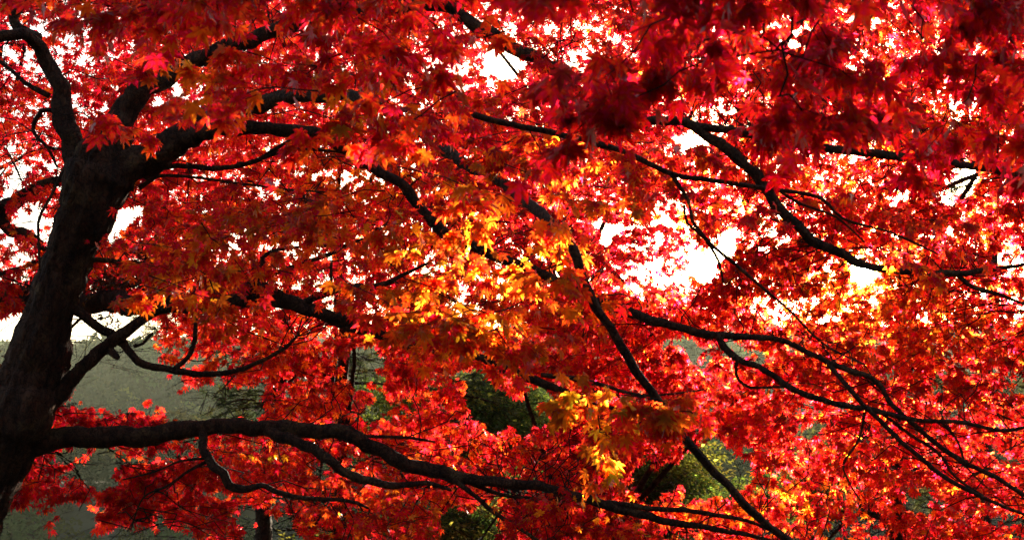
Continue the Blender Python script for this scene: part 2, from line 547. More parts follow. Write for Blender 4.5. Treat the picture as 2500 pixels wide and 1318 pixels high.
def vnoise(x, y, scale, seed):
    if seed not in _lat:
        _lat[seed] = np.random.default_rng(seed).random((64, 64))
    g = _lat[seed]
    x = x / scale; y = y / scale
    xi = np.floor(x).astype(int); yi = np.floor(y).astype(int)
    fx = x - xi; fy = y - yi
    fx = fx * fx * (3 - 2 * fx); fy = fy * fy * (3 - 2 * fy)
    a = g[xi % 64, yi % 64]; b = g[(xi + 1) % 64, yi % 64]; c = g[xi % 64, (yi + 1) % 64]; d = g[(xi + 1) % 64, (yi + 1) % 64]
    return (a * (1 - fx) + b * fx) * (1 - fy) + (c * (1 - fx) + d * fx) * fy


THIN = [(60, 430, 150, 330, .38), (1190, 110, 120, 110, .55), (1430, 80, 90, 90, .15), (1640, 640, 190, 100, .15), (2060, 500, 200, 130, .12), (2300, 180, 300, 100, .2),
        (800, 680, 150, 90, .4), (2370, 450, 90, 90, .4), (200, 80, 180, 70, .4), (1480, 590, 90, 110, .1), (1980, 740, 180, 50, .2), (900, 440, 60, 40, .4)]


def density_mod(px, py, k=1.0):
    d = np.ones(len(px))
    for (cx, cy, rx, ry, s) in THIN:
        d *= 1 - k * s * np.exp(-(((px - cx) / rx) ** 2 + ((py - cy) / ry) ** 2) ** 2)
    return d


# openings the low sun shines through: (where the shaft lands, its size, depth it lands at, how clear)
LD = np.array([sin(SUN_AZ) * cos(LAMP_EL), cos(SUN_AZ) * cos(LAMP_EL), sin(LAMP_EL)])
SHAFTS = [(1120, 610, 240, 200, 4.1, .95), (1190, 800, 150, 90, 4.1, .85), (1450, 1040, 120, 160, 3.5, .95), (1690, 980, 70, 50, 3.65, .9), (480, 190, 70, 70, 3.2, .95), (440, 730, 110, 60, 4.4, .9),
          (650, 255, 70, 40, 3.3, .9), (830, 230, 60, 60, 3.3, .8), (1300, 350, 60, 40, 4.2, .8), (350, 330, 60, 50, 3.2, .6), (1560, 510, 40, 40, 4.2, .8), (175, 700, 30, 90, 7, .7), (420, 380, 60, 40, 7, .6), (620, 700, 50, 20, 7.4, .7),
          (880, 1160, 80, 30, 6.8, .9), (540, 1150, 50, 50, 6.8, .9)]


def shafted(pos, r_):
    m = np.zeros(len(pos), bool)
    for (cx, cy, rx, ry, dd, pr) in SHAFTS:
        z = (pos - CAM) @ CF
        t = (z - dd) / (LD @ CF)
        q = pos - t[:, None] * LD
        x, y, _ = proj(q)
        m |= (t > .35) & ((((x - cx) / rx) ** 2 + ((y - cy) / ry) ** 2) < 1) & (r_.random(len(pos)) < pr)
    return m


# ------------------------------------------------------------------ sprays: branchlet > twigs > leaves
def sprays(leaf_geo, twig_geo, n_spray, sampler, skel, spray_len, leaf_size, polys, base_w, blobs, r_, templates,
           leaves_per_twig=9, twigs=(5, 9), facing=.35, thick=.5, keep_fn=None, link=1.6, droop=.75, twig_r=.0013, gapk=1.0):
    """sampler(n)->(px,py,depth). skel (m,3) points the branchlets grow out from"""
    if callable(sampler):
        px, py, d = sampler(n_spray)
        C = P(px, py, d)
    else:
        C = sampler
    m = len(C)
    allb = []; allt = []; alln = []; sz = []
    SA = []; SB = []; RA = []; RB = []
    for i in range(m):
        c = C[i]
        if skel is not None and len(skel):
            dd = np.linalg.norm((skel - c) * np.array([1, 1, 1.3]), axis=1)
            j = int(np.argmin(dd + r_.uniform(0, .45, len(dd)) * min(1, dd.min()))); root = skel[j]; dist = dd[j]
            v = c - root
        else:
            dist = 9; v = r_.normal(0, 1, 3)
        az = math.atan2(v[1], v[0]) + r_.normal(0, .6)
        el = r_.normal(-.12, .16)
        D = np.array([cos(az) * cos(el), sin(az) * cos(el), sin(el)])
        L = spray_len * r_.uniform(.7, 1.25)
        s0 = c - D * L * .5
        if dist < link and dist > L * .5:
            mid = .5 * (root + s0) + np.array([0, 0, .08]) * dist + r_.normal(0, .05, 3) * dist
            nq = 7; prev = root; sw = np.cross(s0 - root, [0, 0, 1.0]); sw = sw / (np.linalg.norm(sw) + 1e-9) * r_.normal(0, .14) * dist
            wob = r_.normal(0, .022, (nq, 3)) * dist
            for k in range(1, nq + 1):
                t = k / nq
                cur = root * (1 - t) ** 2 + mid * 2 * t * (1 - t) + s0 * t * t + sw * sin(pi * t) + (wob[k - 1] if k < nq else 0)
                SA.append(prev); SB.append(cur); RA.append(twig_r * (3.2 - 1.4 * (k - 1) / nq)); RB.append(twig_r * (3.2 - 1.4 * k / nq)); prev = cur
        nseg = 5
        side = np.cross(D, [0, 0, 1.0]); side /= np.linalg.norm(side) + 1e-9
        pts = []
        bend = r_.normal(0, .18)
        for k in range(nseg + 1):
            t = k / nseg
            pts.append(s0 + D * L * t + side * L * bend * t * t + np.array([0, 0, -.10 * L * t * t]) + r_.normal(0, .008, 3))
        for k in range(nseg):
            SA.append(pts[k]); SB.append(pts[k + 1]); RA.append(twig_r * (1.8 - 1.1 * k / nseg)); RB.append(twig_r * (1.8 - 1.1 * (k + 1) / nseg))
        nt = r_.integers(*twigs)
        for k in range(nt):
            t = r_.uniform(.08, 1) if k else 1.0
            u = t * nseg; a = min(int(u), nseg - 1)
            b0 = pts[a] + (pts[a + 1] - pts[a]) * (u - a)
            ang = r_.uniform(.45, 1.05) * (1 if k % 2 else -1) * (0.2 if k == 0 else 1)
            td = D * cos(ang) + side * sin(ang) + np.array([0, 0, r_.normal(-.12, .22) * thick * 2])
            td /= np.linalg.norm(td)
            tl = L * r_.uniform(.28, .6) * (1.1 - .5 * t)
            b1 = b0 + td * tl * .5 + r_.normal(0, .02 * tl, 3); b2 = b0 + td * tl + np.array([0, 0, -.12 * tl])
            SA += [b0, b1]; SB += [b1, b2]; RA += [twig_r * .8, twig_r * .6]; RB += [twig_r * .6, twig_r * .35]
            nl = max(3, int(leaves_per_twig * r_.uniform(.7, 1.3)))
            tt = r_.uniform(.1, 1.05, nl); sgn = r_.choice([-1, 1], nl)
            node = b0 + (b2 - b0) * tt[:, None]
            ts = np.cross(td, [0, 0, 1.0]); ts /= np.linalg.norm(ts) + 1e-9
            s = leaf_size * r_.choice([.62, .8, .95, 1.1], nl, p=[.15, .3, .35, .2]) * r_.uniform(.9, 1.1, nl)
            out = ts[None] * (sgn * r_.uniform(.3, 1, nl))[:, None] + td[None] * r_.uniform(.1, .9, nl)[:, None]
            tip = out * (1 - droop * .5) + np.array([0, 0, -1.0]) * (droop * r_.uniform(.35, 1.5, nl))[:, None] + r_.normal(0, .22, (nl, 3))
            tip = norm(tip)
            lp = node + out * .45 * s[:, None] + np.array([0, 0, -.2]) * s[:, None] + r_.normal(0, .012, (nl, 3))
            nr = np.array([0, 0, 1.0]) + r_.normal(0, .45, (nl, 3)) + np.array([0, -1.0, 0]) * facing * r_.uniform(.2, 2.2, nl)[:, None]
            allb.append(lp); allt.append(tip); alln.append(nr); sz.append(s)
    B = np.concatenate(allb); T = np.concatenate(allt); Nn = np.concatenate(alln); S = np.concatenate(sz)
    cen = B + T * S[:, None] * .35
    qx, qy, qz = proj(cen)
    keep = ~gapped(qx, qy, polys)
    keep &= r_.random(len(B)) < density_mod(qx, qy, gapk)
    keep &= np.linalg.norm(cen - CAM, axis=1) > 1.3
    keep &= ~shafted(cen, r_)
    if keep_fn is not None:
        keep &= keep_fn(qx, qy, qz, r_)
    B, T, Nn, S = B[keep], T[keep], Nn[keep], S[keep]
    col = pick_colour(qx[keep], qy[keep], base_w, r_, blobs)
    # whole twigs turn together: slow variation of brightness of pigment
    place_leaves(leaf_geo, B, T, Nn, S, col, templates, r_)
    if twig_geo is not None and SA:
        SA = np.array(SA); SB = np.array(SB); RA = np.array(RA); RB = np.array(RB)
        mx, my, mz = proj(.5 * (SA + SB))
        k = (~gapped(mx, my, polys) | (r_.random(len(mx)) < .3)) & (np.linalg.norm(SA - CAM, axis=1) > 1.2)
        thin_sticks(twig_geo, SA[k], SB[k], RA[k], RB[k])
    return len(B)


# ------------------------------------------------------------------ terrain
def terrain_z(x, y):
    x = np.asarray(x, float); y = np.asarray(y, float)
    sm = lambda a, b, t: (lambda u: u * u * (3 - 2 * u))(np.clip((t - a) / (b - a), 0, 1))
    z = np.zeros_like(x + y)
    z = z - 1.2 * sm(4, 16, y) - 16 * sm(14, 60, y) - 25 * sm(30, 90, y)
    z = z - 1.2 * sm(14, 40, np.abs(x)) * sm(20, 0, y)
    # first wooded rise, higher to the left
    r1 = 41 + 1.5 - .02 * x + 1.2 * np.sin(x * .035 + 1)
    z = z + r1 * sm(88, 135, y)
    z = z - 14 * sm(150, 260, y)
    # second ridge, highest straight ahead
    r2 = 14 + 33 + 8 * np.sin(x * .012 + 1.6) + 2 * np.sin(x * .03)
    z = z + r2 * sm(290, 450, y) - 10 * sm(450, 560, y)
    # far ridge
    far = 90 + .022 * x + 2.2 * np.sin(x * .011 + 1) + 1.0 * np.sin(x * .045)
    t = sm(540, 930, y)
    z = z * (1 - t) + far * t - 30 * sm(950, 1500, y)
    # unseen rise added behind the viewpoint to block low sky light
    z = z + 34 * sm(-7, -50, y) 
    return z


def build_terrain():
    ys = np.concatenate([np.linspace(-60, 60, 90), np.linspace(62, 480, 160), np.linspace(486, 1600, 150)])
    xs = np.concatenate([np.linspace(-1100, -62, 90), np.linspace(-60, 60, 70), np.linspace(62, 1100, 90)])
    X, Y = np.meshgrid(xs, ys)
    Z = terrain_z(X, Y) + .05 * np.sin(X * 1.7) * np.sin(Y * 1.3)
    V = np.stack([X, Y, Z], -1).reshape(-1, 3)
    nx, ny = len(xs), len(ys)
    i = np.arange(ny - 1)[:, None] * nx + np.arange(nx - 1)[None]
    f = np.stack([i, i + 1, i + nx + 1, i + nx], -1).reshape(-1)
    m, nt, out = new_mat('forest_floor')
    N = nt.nodes.new; L = nt.links.new
    tc = N('ShaderNodeTexCoord'); no = N('ShaderNodeTexNoise'); no.inputs['Scale'].default_value = .4; no.inputs['Detail'].default_value = 9
    L(tc.outputs['Object'], no.inputs['Vector'])
    cr = N('ShaderNodeValToRGB'); cr.color_ramp.elements[0].position = .35; cr.color_ramp.elements[1].position = .7
    cr.color_ramp.elements[0].color = (.012, .014, .006, 1); cr.color_ramp.elements[1].color = (.035, .028, .014, 1)
    L(no.outputs['Fac'], cr.inputs['Fac'])
    bs = N('ShaderNodeBsdfPrincipled'); bs.inputs['Roughness'].default_value = .95
    L(cr.outputs[0], bs.inputs['Base Color'])
    bp = N('ShaderNodeBump'); bp.inputs['Strength'].default_value = .6; L(no.outputs['Fac'], bp.inputs['Height']); L(bp.outputs[0], bs.inputs['Normal'])
    L(bs.outputs[0], out.inputs[0])
    o = mesh_np('terrain', V, f, np.full(len(f) // 4, 4), m)
    o['kind'] = 'structure'


build_terrain()

# the sun itself, far behind the hills' air
def build_sun():
    import bmesh
    bm = bmesh.new()
    bmesh.ops.create_icosphere(bm, subdivisions=3, radius=2600 * math.tan(radians(.42)))
    me = bpy.data.meshes.new('sun'); bm.to_mesh(me); bm.free()
    o = bpy.data.objects.new('sun', me); COL.objects.link(o)
    o.location = [float(v) for v in CAM + sd * 2600]
    m, nt, out = new_mat('sun_glow')
    e = nt.nodes.new('ShaderNodeEmission'); e.inputs[0].default_value = (1, .87, .6, 1); e.inputs[1].default_value = 60
    nt.links.new(e.outputs[0], out.inputs[0])
    me.materials.append(m)
    o['kind'] = 'structure'


build_sun()

# far-off woods on the slopes
def forest(name, n, xr, yr, crown, leaves, seed, tint, label, dark=1.0):
    r_ = np.random.default_rng(seed)
    y = r_.uniform(*yr, n); x = r_.uniform(-1, 1, n) * (.46 * y + 40) + xr
    z = terrain_z(x, y)
    keep = np.ones(n, bool)
    x, y, z = x[keep], y[keep], z[keep]
    n = len(x)
    R = crown * r_.uniform(.6, 1.35, n)
    hgt = R * r_.uniform(.9, 1.7, n)
    u = norm(r_.normal(0, 1, (n, leaves, 3)))
    u[..., 2] = np.abs(u[..., 2]) * 1.0 - .15
    lump = 1 + .22 * np.sin(u[..., 0] * 5 + r_.uniform(0, 6, (n, 1))) * np.cos(u[..., 1] * 6 + r_.uniform(0, 6, (n, 1)))
    rad = r_.uniform(.72, 1.05, (n, leaves)) * lump
    cpos = np.stack([x, y, z + hgt * .8], -1)[:, None] + u * rad[..., None] * np.stack([R, R, hgt], -1)[:, None]
    cpos = cpos.reshape(-1, 3); nn = (u + r_.normal(0, .45, u.shape)).reshape(-1, 3); nn = norm(nn)
    m = len(cpos)
    s = np.repeat(R, leaves) * r_.uniform(.16, .34, m) * (50 / leaves) ** .4
    a = norm(np.cross(nn, r_.normal(0, 1, (m, 3)))); b = np.cross(nn, a)
    V = np.stack([cpos + a * s[:, None], cpos - a * s[:, None] * .6 + b * s[:, None] * .8, cpos - a * s[:, None] * .6 - b * s[:, None] * .8,
                  ], 1)
    patch = .6 + .9 * vnoise(x + 3000, y, 42, 15) * vnoise(x + 3000, y, 17, 16) * 2
    tc = patch[:, None] * dark * np.array(tint)[r_.integers(0, len(tint), n)] * r_.choice([.45, .8, 1.2, 2.2], (n, 1))
    C = np.repeat(tc, leaves, 0) * r_.uniform(.75, 1.3, (m, 1))
    C = np.repeat(np.concatenate([C, np.ones((m, 1))], -1)[:, None], 3, 1)
    o = mesh_np(name, V.reshape(-1, 3), np.arange(3 * m), np.full(m, 3), M_forest, None, C.reshape(-1, 4), smooth=False)
    o['kind'] = 'stuff'; o['label'] = label; o['category'] = 'forest'
    # solid inner mass of every crown is the leaves themselves; floor stays under them


GT = [(.016, .030, .006), (.026, .045, .008), (.012, .022, .007), (.06, .06, .008), (.04, .035, .01)]
forest('forest', 1050, -10, (72, 150), 2.5, 420, 31, GT, 'dense green wood filling the valley slope at the lower left', dark=1.1)
forest('forest', 3600, 0, (280, 470), 4.3, 90, 32, GT, 'hazy wood on the middle ridge behind the valley', dark=.9)
forest('forest', 12000, 0, (540, 985), 5.0, 44, 33, GT, 'pale hazy wood on the far ridge under the sky')

# ------------------------------------------------------------------ traced limbs
def px_path(pts, step=.06):
    a = np.array(pts, float)   # px,py,depth,radius px
    w = P(a[:, 0], a[:, 1], a[:, 2])
    r = .93 * a[:, 3] * a[:, 2] / F
    return catmull(np.concatenate([w, r[:, None]], 1), step)


SK_MAIN = []   # skeleton points for branchlets
SK_NEAR = []


def limb(parent, name, pts, mat=M_bark, sides=10, rough=.10, wob=.25, seed=0, skel=None, knots=0, step=.05, ridges=0):
    p = px_path(pts, step)
    g = Geo()
    tube(g, p, sides, rough, ridges, seed, wob, knots)
    o = g.build(name, mat, parent)
    if skel is not None:
        skel.append(p[::2, :3])
    return o


D0 = 7.0
main = thing('maple_tree', 'big dark maple leaning in from the left, its long limbs reaching across the picture', 'maple tree',
             [*P(np.array(-330.), np.array(1318.), np.array(D0))[:2], 0.0])
base = P(np.array(-330.), np.array(1318.), np.array(D0))
# trunk: pixel points plus a foot on the ground
tp = [(-200, 1560, D0, 92), (-95, 1300, D0, 88), (-40, 1190, D0, 84), (18, 1070, D0, 80), (62, 960, D0, 78), (92, 860, D0, 68), (118, 760, D0, 60), (148, 670, D0, 58),
      (182, 580, D0, 62), (215, 500, D0, 72), (240, 430, D0, 84), (258, 375, D0, 72), (272, 335, D0, 46), (286, 300, D0 + .05, 30)]
a = np.array(tp, float)
w = P(a[:, 0], a[:, 1], a[:, 2]); r = .9 * a[:, 3] * a[:, 2] / F
foot = np.array([[base[0] - .12, base[1], -.25, .36], [base[0] - .02, base[1], .05, .28], [base[0] + .12, base[1], .45, .235]])
path = catmull(np.concatenate([foot, np.concatenate([w, r[:, None]], 1)]), .03)
g = Geo(); tube(g, path, 64, .07, 9, 5, .1, 14)
g.build('trunk', M_bark, main)

d = D0
MAIN_LIMBS = [
    # left fork
    [(205, 430, d, 38), (178, 350, d, 29), (155, 285, d, 25), (145, 220, d, 22), (125, 165, d, 20), (80, 95, d - .1, 16), (35, 82, d - .2, 14), (-60, 100, d - .3, 15), (-200, 60, d - .4, 11)],
    [(90, 100, d, 16), (45, 70, d, 13), (35, 35, d, 12), (60, 5, d, 10), (80, -90, d, 8)],
    # middle stem rising right then arching as the upper limb
    [(262, 400, d, 46), (295, 290, d, 34), (345, 215, d, 30), (410, 185, d + .1, 25), (470, 150, d + .2, 22), (560, 115, d + .2, 20), (720, 60, d + .3, 18), (900, 25, d - .1, 17), (1080, 18, d - .1, 16),
     (1170, 65, d - .1, 17), (1250, 115, d - .1, 17), (1340, 165, d - .1, 16), (1410, 225, d - .1, 16), (1460, 280, d - .1, 13), (1570, 295, d - .1, 11), (1680, 300, d - .1, 12), (1760, 355, d - .1, 14), (1820, 405, d - .1, 14),
     (1880, 475, d - .1, 14), (1930, 535, d - .1, 13), (1985, 585, d - .1, 13), (2060, 625, d - .1, 11), (2150, 655, d - .1, 9), (2330, 668, d - .1, 8), (2400, 660, d - .1, 7), (2500, 645, d - .1, 5), (2640, 620, d - .1, 4)],
    [(2335, 668, d - .1, 6), (2375, 700, d - .1, 6), (2440, 718, d - .1, 5), (2510, 748, d - .1, 3), (2600, 790, d - .1, 2)],
    # right limb, its end running behind leaves
    [(250, 470, d, 54), (320, 405, d, 50), (385, 365, d, 42), (440, 330, d, 34), (500, 300, d, 34), (560, 272, d, 26), (640, 250, d - .2, 21), (740, 235, d - .4, 18), (860, 235, d - .8, 16), (960, 280, d - 1.2, 15), (1060, 350, d - 1.5, 15),
     (1130, 395, d - 1.7, 15), (1220, 440, d - 2., 14), (1300, 505, d - 2.6, 14), (1350, 550, d - 2.8, 13), (1398, 605, d - 2.9, 13), (1422, 680, d - 2.9, 12), (1452, 742, d - 2.9, 12), (1492, 805, d - 2.9, 12), (1540, 885, d - 2.9, 12),
     (1592, 955, d - 2.9, 11), (1645, 1035, d - 2.9, 11), (1700, 1100, d - 2.9, 11), (1762, 1172, d - 2.9, 11), (1830, 1242, d - 2.9, 11), (1930, 1325, d - 2.9, 10), (2100, 1450, d - 2.9, 9)],
    # arching limb across the middle
    [(440, 345, d, 22), (520, 322, d - .1, 22), (580, 312, d - .1, 19), (650, 312, d - .1, 16), (710, 318, d - .1, 16), (765, 328, d - .1, 16), (810, 345, d - .1, 16), (870, 382, d, 14), (930, 418, d, 13), (985, 452, d, 13),
     (1020, 500, d, 13), (1070, 560, d, 14), (1150, 598, d, 14), (1250, 640, d, 13), (1350, 682, d, 12), (1440, 718, d - .1, 13), (1530, 762, d - .1, 13), (1620, 790, d - .2, 11), (1750, 818, d - .2, 10), (1890, 828, d - .2, 7),
     (1970, 858, d - .2, 7), (2040, 892, d - .2, 7), (2130, 925, d - .2, 7), (2180, 990, d - .2, 6), (2260, 1060, d - .2, 6), (2340, 1120, d - .2, 6), (2420, 1160, d - .2, 6), (2510, 1210, d - .2, 5), (2640, 1250, d - .2, 4)],
    [(1745, 815, d - .2, 9), (1790, 870, d - .25, 9), (1870, 905, d - .25, 8), (1950, 955, d - .25, 8), (2050, 988, d - .25, 8), (2140, 1003, d - .25, 7), (2240, 1025, d - .25, 6), (2340, 1030, d - .25, 5), (2440, 1050, d - .25, 5), (2520, 1040, d - .25, 4), (2640, 1030, d - .25, 3)],
    [(2025, 888, d - .2, 6), (2075, 950, d - .3, 6), (2125, 1005, d - .3, 6), (2180, 1060, d - .3, 6), (2240, 1110, d - .3, 6), (2310, 1165, d - .3, 6), (2390, 1210, d - .3, 5), (2500, 1255, d - .3, 4), (2640, 1300, d - .3, 3)],
    [(2150, 1005, d - .25, 4), (2220, 1060, d - .2, 4), (2290, 1105, d - .2, 4), (2330, 1160, d - .2, 3.5), (2400, 1210, d - .2, 3)],
    # top right limb
    [(1660, 300, d - .1, 9), (1740, 312, d - .1, 10), (1810, 322, d - .1, 11), (1880, 335, d - .1, 11), (1930, 345, d - .1, 10), (2020, 362, d - .1, 11), (2100, 370, d - .1, 11), (2200, 385, d - .1, 11), (2260, 380, d - .1, 11), (2330, 398, d - .1, 10), (2420, 412, d - .1, 10), (2520, 432, d - .1, 9), (2680, 450, d - .1, 8)],
    # slender limb above the centre
    [(840, 120, d - 2.8, 8), (960, 150, d - 2.8, 8), (1040, 185, d - 2.8, 8), (1085, 240, d - 2.8, 8), (1150, 280, d - 2.8, 8.5), (1250, 305, d - 2.8, 8), (1350, 325, d - 2.8, 8), (1440, 343, d - 2.8, 8), (1540, 378, d - 2.8, 7), (1640, 425, d - 2.8, 7),
     (1740, 442, d - 2.8, 6.5), (1860, 458, d - 2.8, 6), (2000, 482, d - 2.8, 4.5), (2060, 535, d - 2.8, 3.5), (2180, 570, d - 2.8, 3), (2290, 620, d - 2.8, 2)],
    [(1635, 422, d - 2.8, 5), (1680, 490, d - 2.8, 4.5), (1690, 540, d - 2.8, 4.5), (1735, 595, d - 2.8, 5), (1790, 640, d - 2.8, 4.5), (1860, 700, d - 2.8, 4), (1930, 760, d - 2.8, 3.5), (2010, 840, d - 2.8, 3), (2110, 890, d - 2.8, 2)],
    [(1670, 500, d - 2.8, 4), (1678, 545, d - 2.8, 4), (1720, 580, d - 2.8, 4), (1755, 640, d - 2.8, 4), (1765, 690, d - 2.8, 2.5)],
    [(1900, 465, d - 2.8, 4), (1960, 500, d - 2.8, 3.5), (2040, 530, d - 2.8, 3), (2110, 590, d - 2.8, 2)],
    # thin limbs under the right limb
    [(350, 420, d, 8), (430, 405, d, 7), (520, 410, d, 7), (600, 402, d, 6), (680, 372, d, 6), (750, 365, d, 4), (830, 372, d, 3), (880, 390, d, 2)],
    [(640, 385, d, 5), (720, 340, d, 5), (800, 330, d, 3), (870, 300, d, 2)],
    [(340, 460, d, 6), (385, 432, d, 5), (450, 430, d, 4), (560, 445, d, 3), (680, 460, d, 3), (800, 470, d, 2)],
    [(190, 640, d, 10), (240, 634, d, 7), (300, 642, d, 6), (350, 640, d, 4)],
    # diagonal limb low on the trunk
    [(100, 1010, d, 22), (155, 950, d, 20), (190, 910, d, 18), (235, 868, d, 17), (270, 838, d, 17), (310, 805, d, 14), (350, 778, d, 13), (400, 755, d, 12), (460, 745, d, 9)],
    [(262, 845, d, 12), (280, 868, d - .05, 8), (288, 872, d - .07, 5)],
    [(130, 730, d, 14), (185, 757, d, 12), (235, 795, d, 12), (280, 825, d + .05, 12), (320, 862, d, 10), (355, 890, d, 10), (430, 903, d, 9), (500, 914, d, 8), (580, 905, d, 7), (650, 875, d, 5), (700, 845, d, 5), (730, 815, d, 3)],
    [(425, 903, d, 7), (460, 870, d, 6), (475, 830, d, 6), (480, 770, d, 5), (495, 730, d, 3)],
    [(325, 845, d, 5), (350, 838, d, 4), (372, 812, d, 3)],
    # big bottom limb
    [(10, 1110, d, 40), (90, 1080, d, 31), (160, 1072, d, 28), (230, 1068, d, 27), (300, 1066, d, 26), (370, 1058, d, 25), (450, 1050, d, 22), (520, 1044, d, 20), (600, 1040, d, 20), (700, 1046, d, 20), (780, 1054, d, 19), (850, 1062, d, 19), (910, 1090, d, 18),
     (1000, 1132, d, 18), (1080, 1158, d, 19), (1150, 1170, d, 15), (1250, 1178, d, 13), (1350, 1195, d, 12), (1450, 1225, d, 12), (1550, 1250, d, 11), (1640, 1275, d, 9), (1740, 1290, d, 7), (1850, 1310, d, 5), (2000, 1360, d, 4)],
    [(1480, 1225, d, 7), (1580, 1240, d, 7), (1680, 1245, d, 6), (1760, 1258, d, 6), (1850, 1280, d, 4), (1950, 1330, d, 3)],
    [(1100, 1165, d, 8), (1150, 1200, d - .1, 6), (1200, 1245, d - .1, 6), (1260, 1285, d - .1, 5), (1330, 1330, d - .1, 4)],
    [(1130, 1170, d, 6), (1220, 1205, d + .1, 5), (1300, 1215, d + .1, 4), (1400, 1222, d + .1, 4)],
    [(640, 1042, d, 12), (690, 1068, d - .1, 15), (750, 1090, d - .15, 14), (800, 1120, d - .2, 13), (840, 1150, d - .2, 12), (900, 1172, d - .2, 11), (960, 1185, d - .2, 9), (1040, 1180, d - .2, 6), (1100, 1195, d - .2, 4)],
    [(497, 1050, d, 13), (497, 1095, d - .1, 11), (515, 1130, d - .15, 12), (545, 1155, d - .2, 12), (560, 1185, d - .2, 12), (600, 1195, d - .2, 10), (640, 1185, d - .2, 7), (690, 1205, d - .2, 7), (760, 1216, d - .2, 6), (850, 1222, d - .2, 5), (900, 1240, d - .2, 3)],
    [(505, 1125, d - .1, 5), (460, 1150, d - .1, 4), (410, 1185, d - .1, 3), (350, 1215, d - .1, 2.5), (320, 1290, d - .1, 1.5)],
    [(505, 1120, d - .1, 4), (440, 1125, d - .1, 3), (380, 1150, d - .1, 2.5), (300, 1170, d - .1, 2)],
    [(820, 1060, d, 6), (900, 1065, d, 4.5), (990, 1068, d, 4), (1060, 1078, d, 3)],
    # short limbs at the left of the trunk
    [(120, 235, d, 8), (70, 210, d, 6), (30, 175, d, 5), (-30, 130, d, 4), (-120, 90, d, 3)],
    [(130, 270, d, 6), (100, 270, d, 6), (80, 320, d, 5), (115, 360, d, 4), (140, 410, d, 3)],
    [(155, 410, d - .2, 3.5), (130, 470, d - .2, 4), (97, 530, d - .2, 4), (95, 590, d - .2, 3.5), (96, 660, d - .2, 2.5)],
    [(1800, 880, d - .2, 5), (1798, 915, d - .2, 4), (1830, 945, d - .2, 3.5), (1920, 945, d - .2, 3), (1990, 975, d - .2, 2)],
    [(1320, 915, d - .6, 6), (1400, 922, d - .6, 6), (1470, 940, d - .6, 5), (1530, 958, d - .6, 4), (1600, 965, d - .6, 3), (1720, 950, d - .6, 2)],
    [(2110, 1005, d - .2, 4), (2098, 1070, d - .2, 3), (2060, 1130, d - .2, 3), (2070, 1170, d - .2, 2.5), (2100, 1220, d - .2, 2)],
    [(2300, 1030, d - .2, 4), (2340, 1080, d - .2, 3), (2360, 1140, d - .2, 2.5), (2410, 1190, d - .2, 2)],
]
for i, L_ in enumerate(MAIN_LIMBS):
    rm = max(q[3] for q in L_)
    limb(main, 'branch', L_, sides=20 if rm > 20 else 12, rough=.11, wob=.38, seed=300 + i, skel=SK_MAIN,
         knots=int(len(L_) * (1.2 if rm > 7 else .4)), step=.03, ridges=5 if rm > 20 else 0)
SK_ALL = np.concatenate(SK_MAIN)

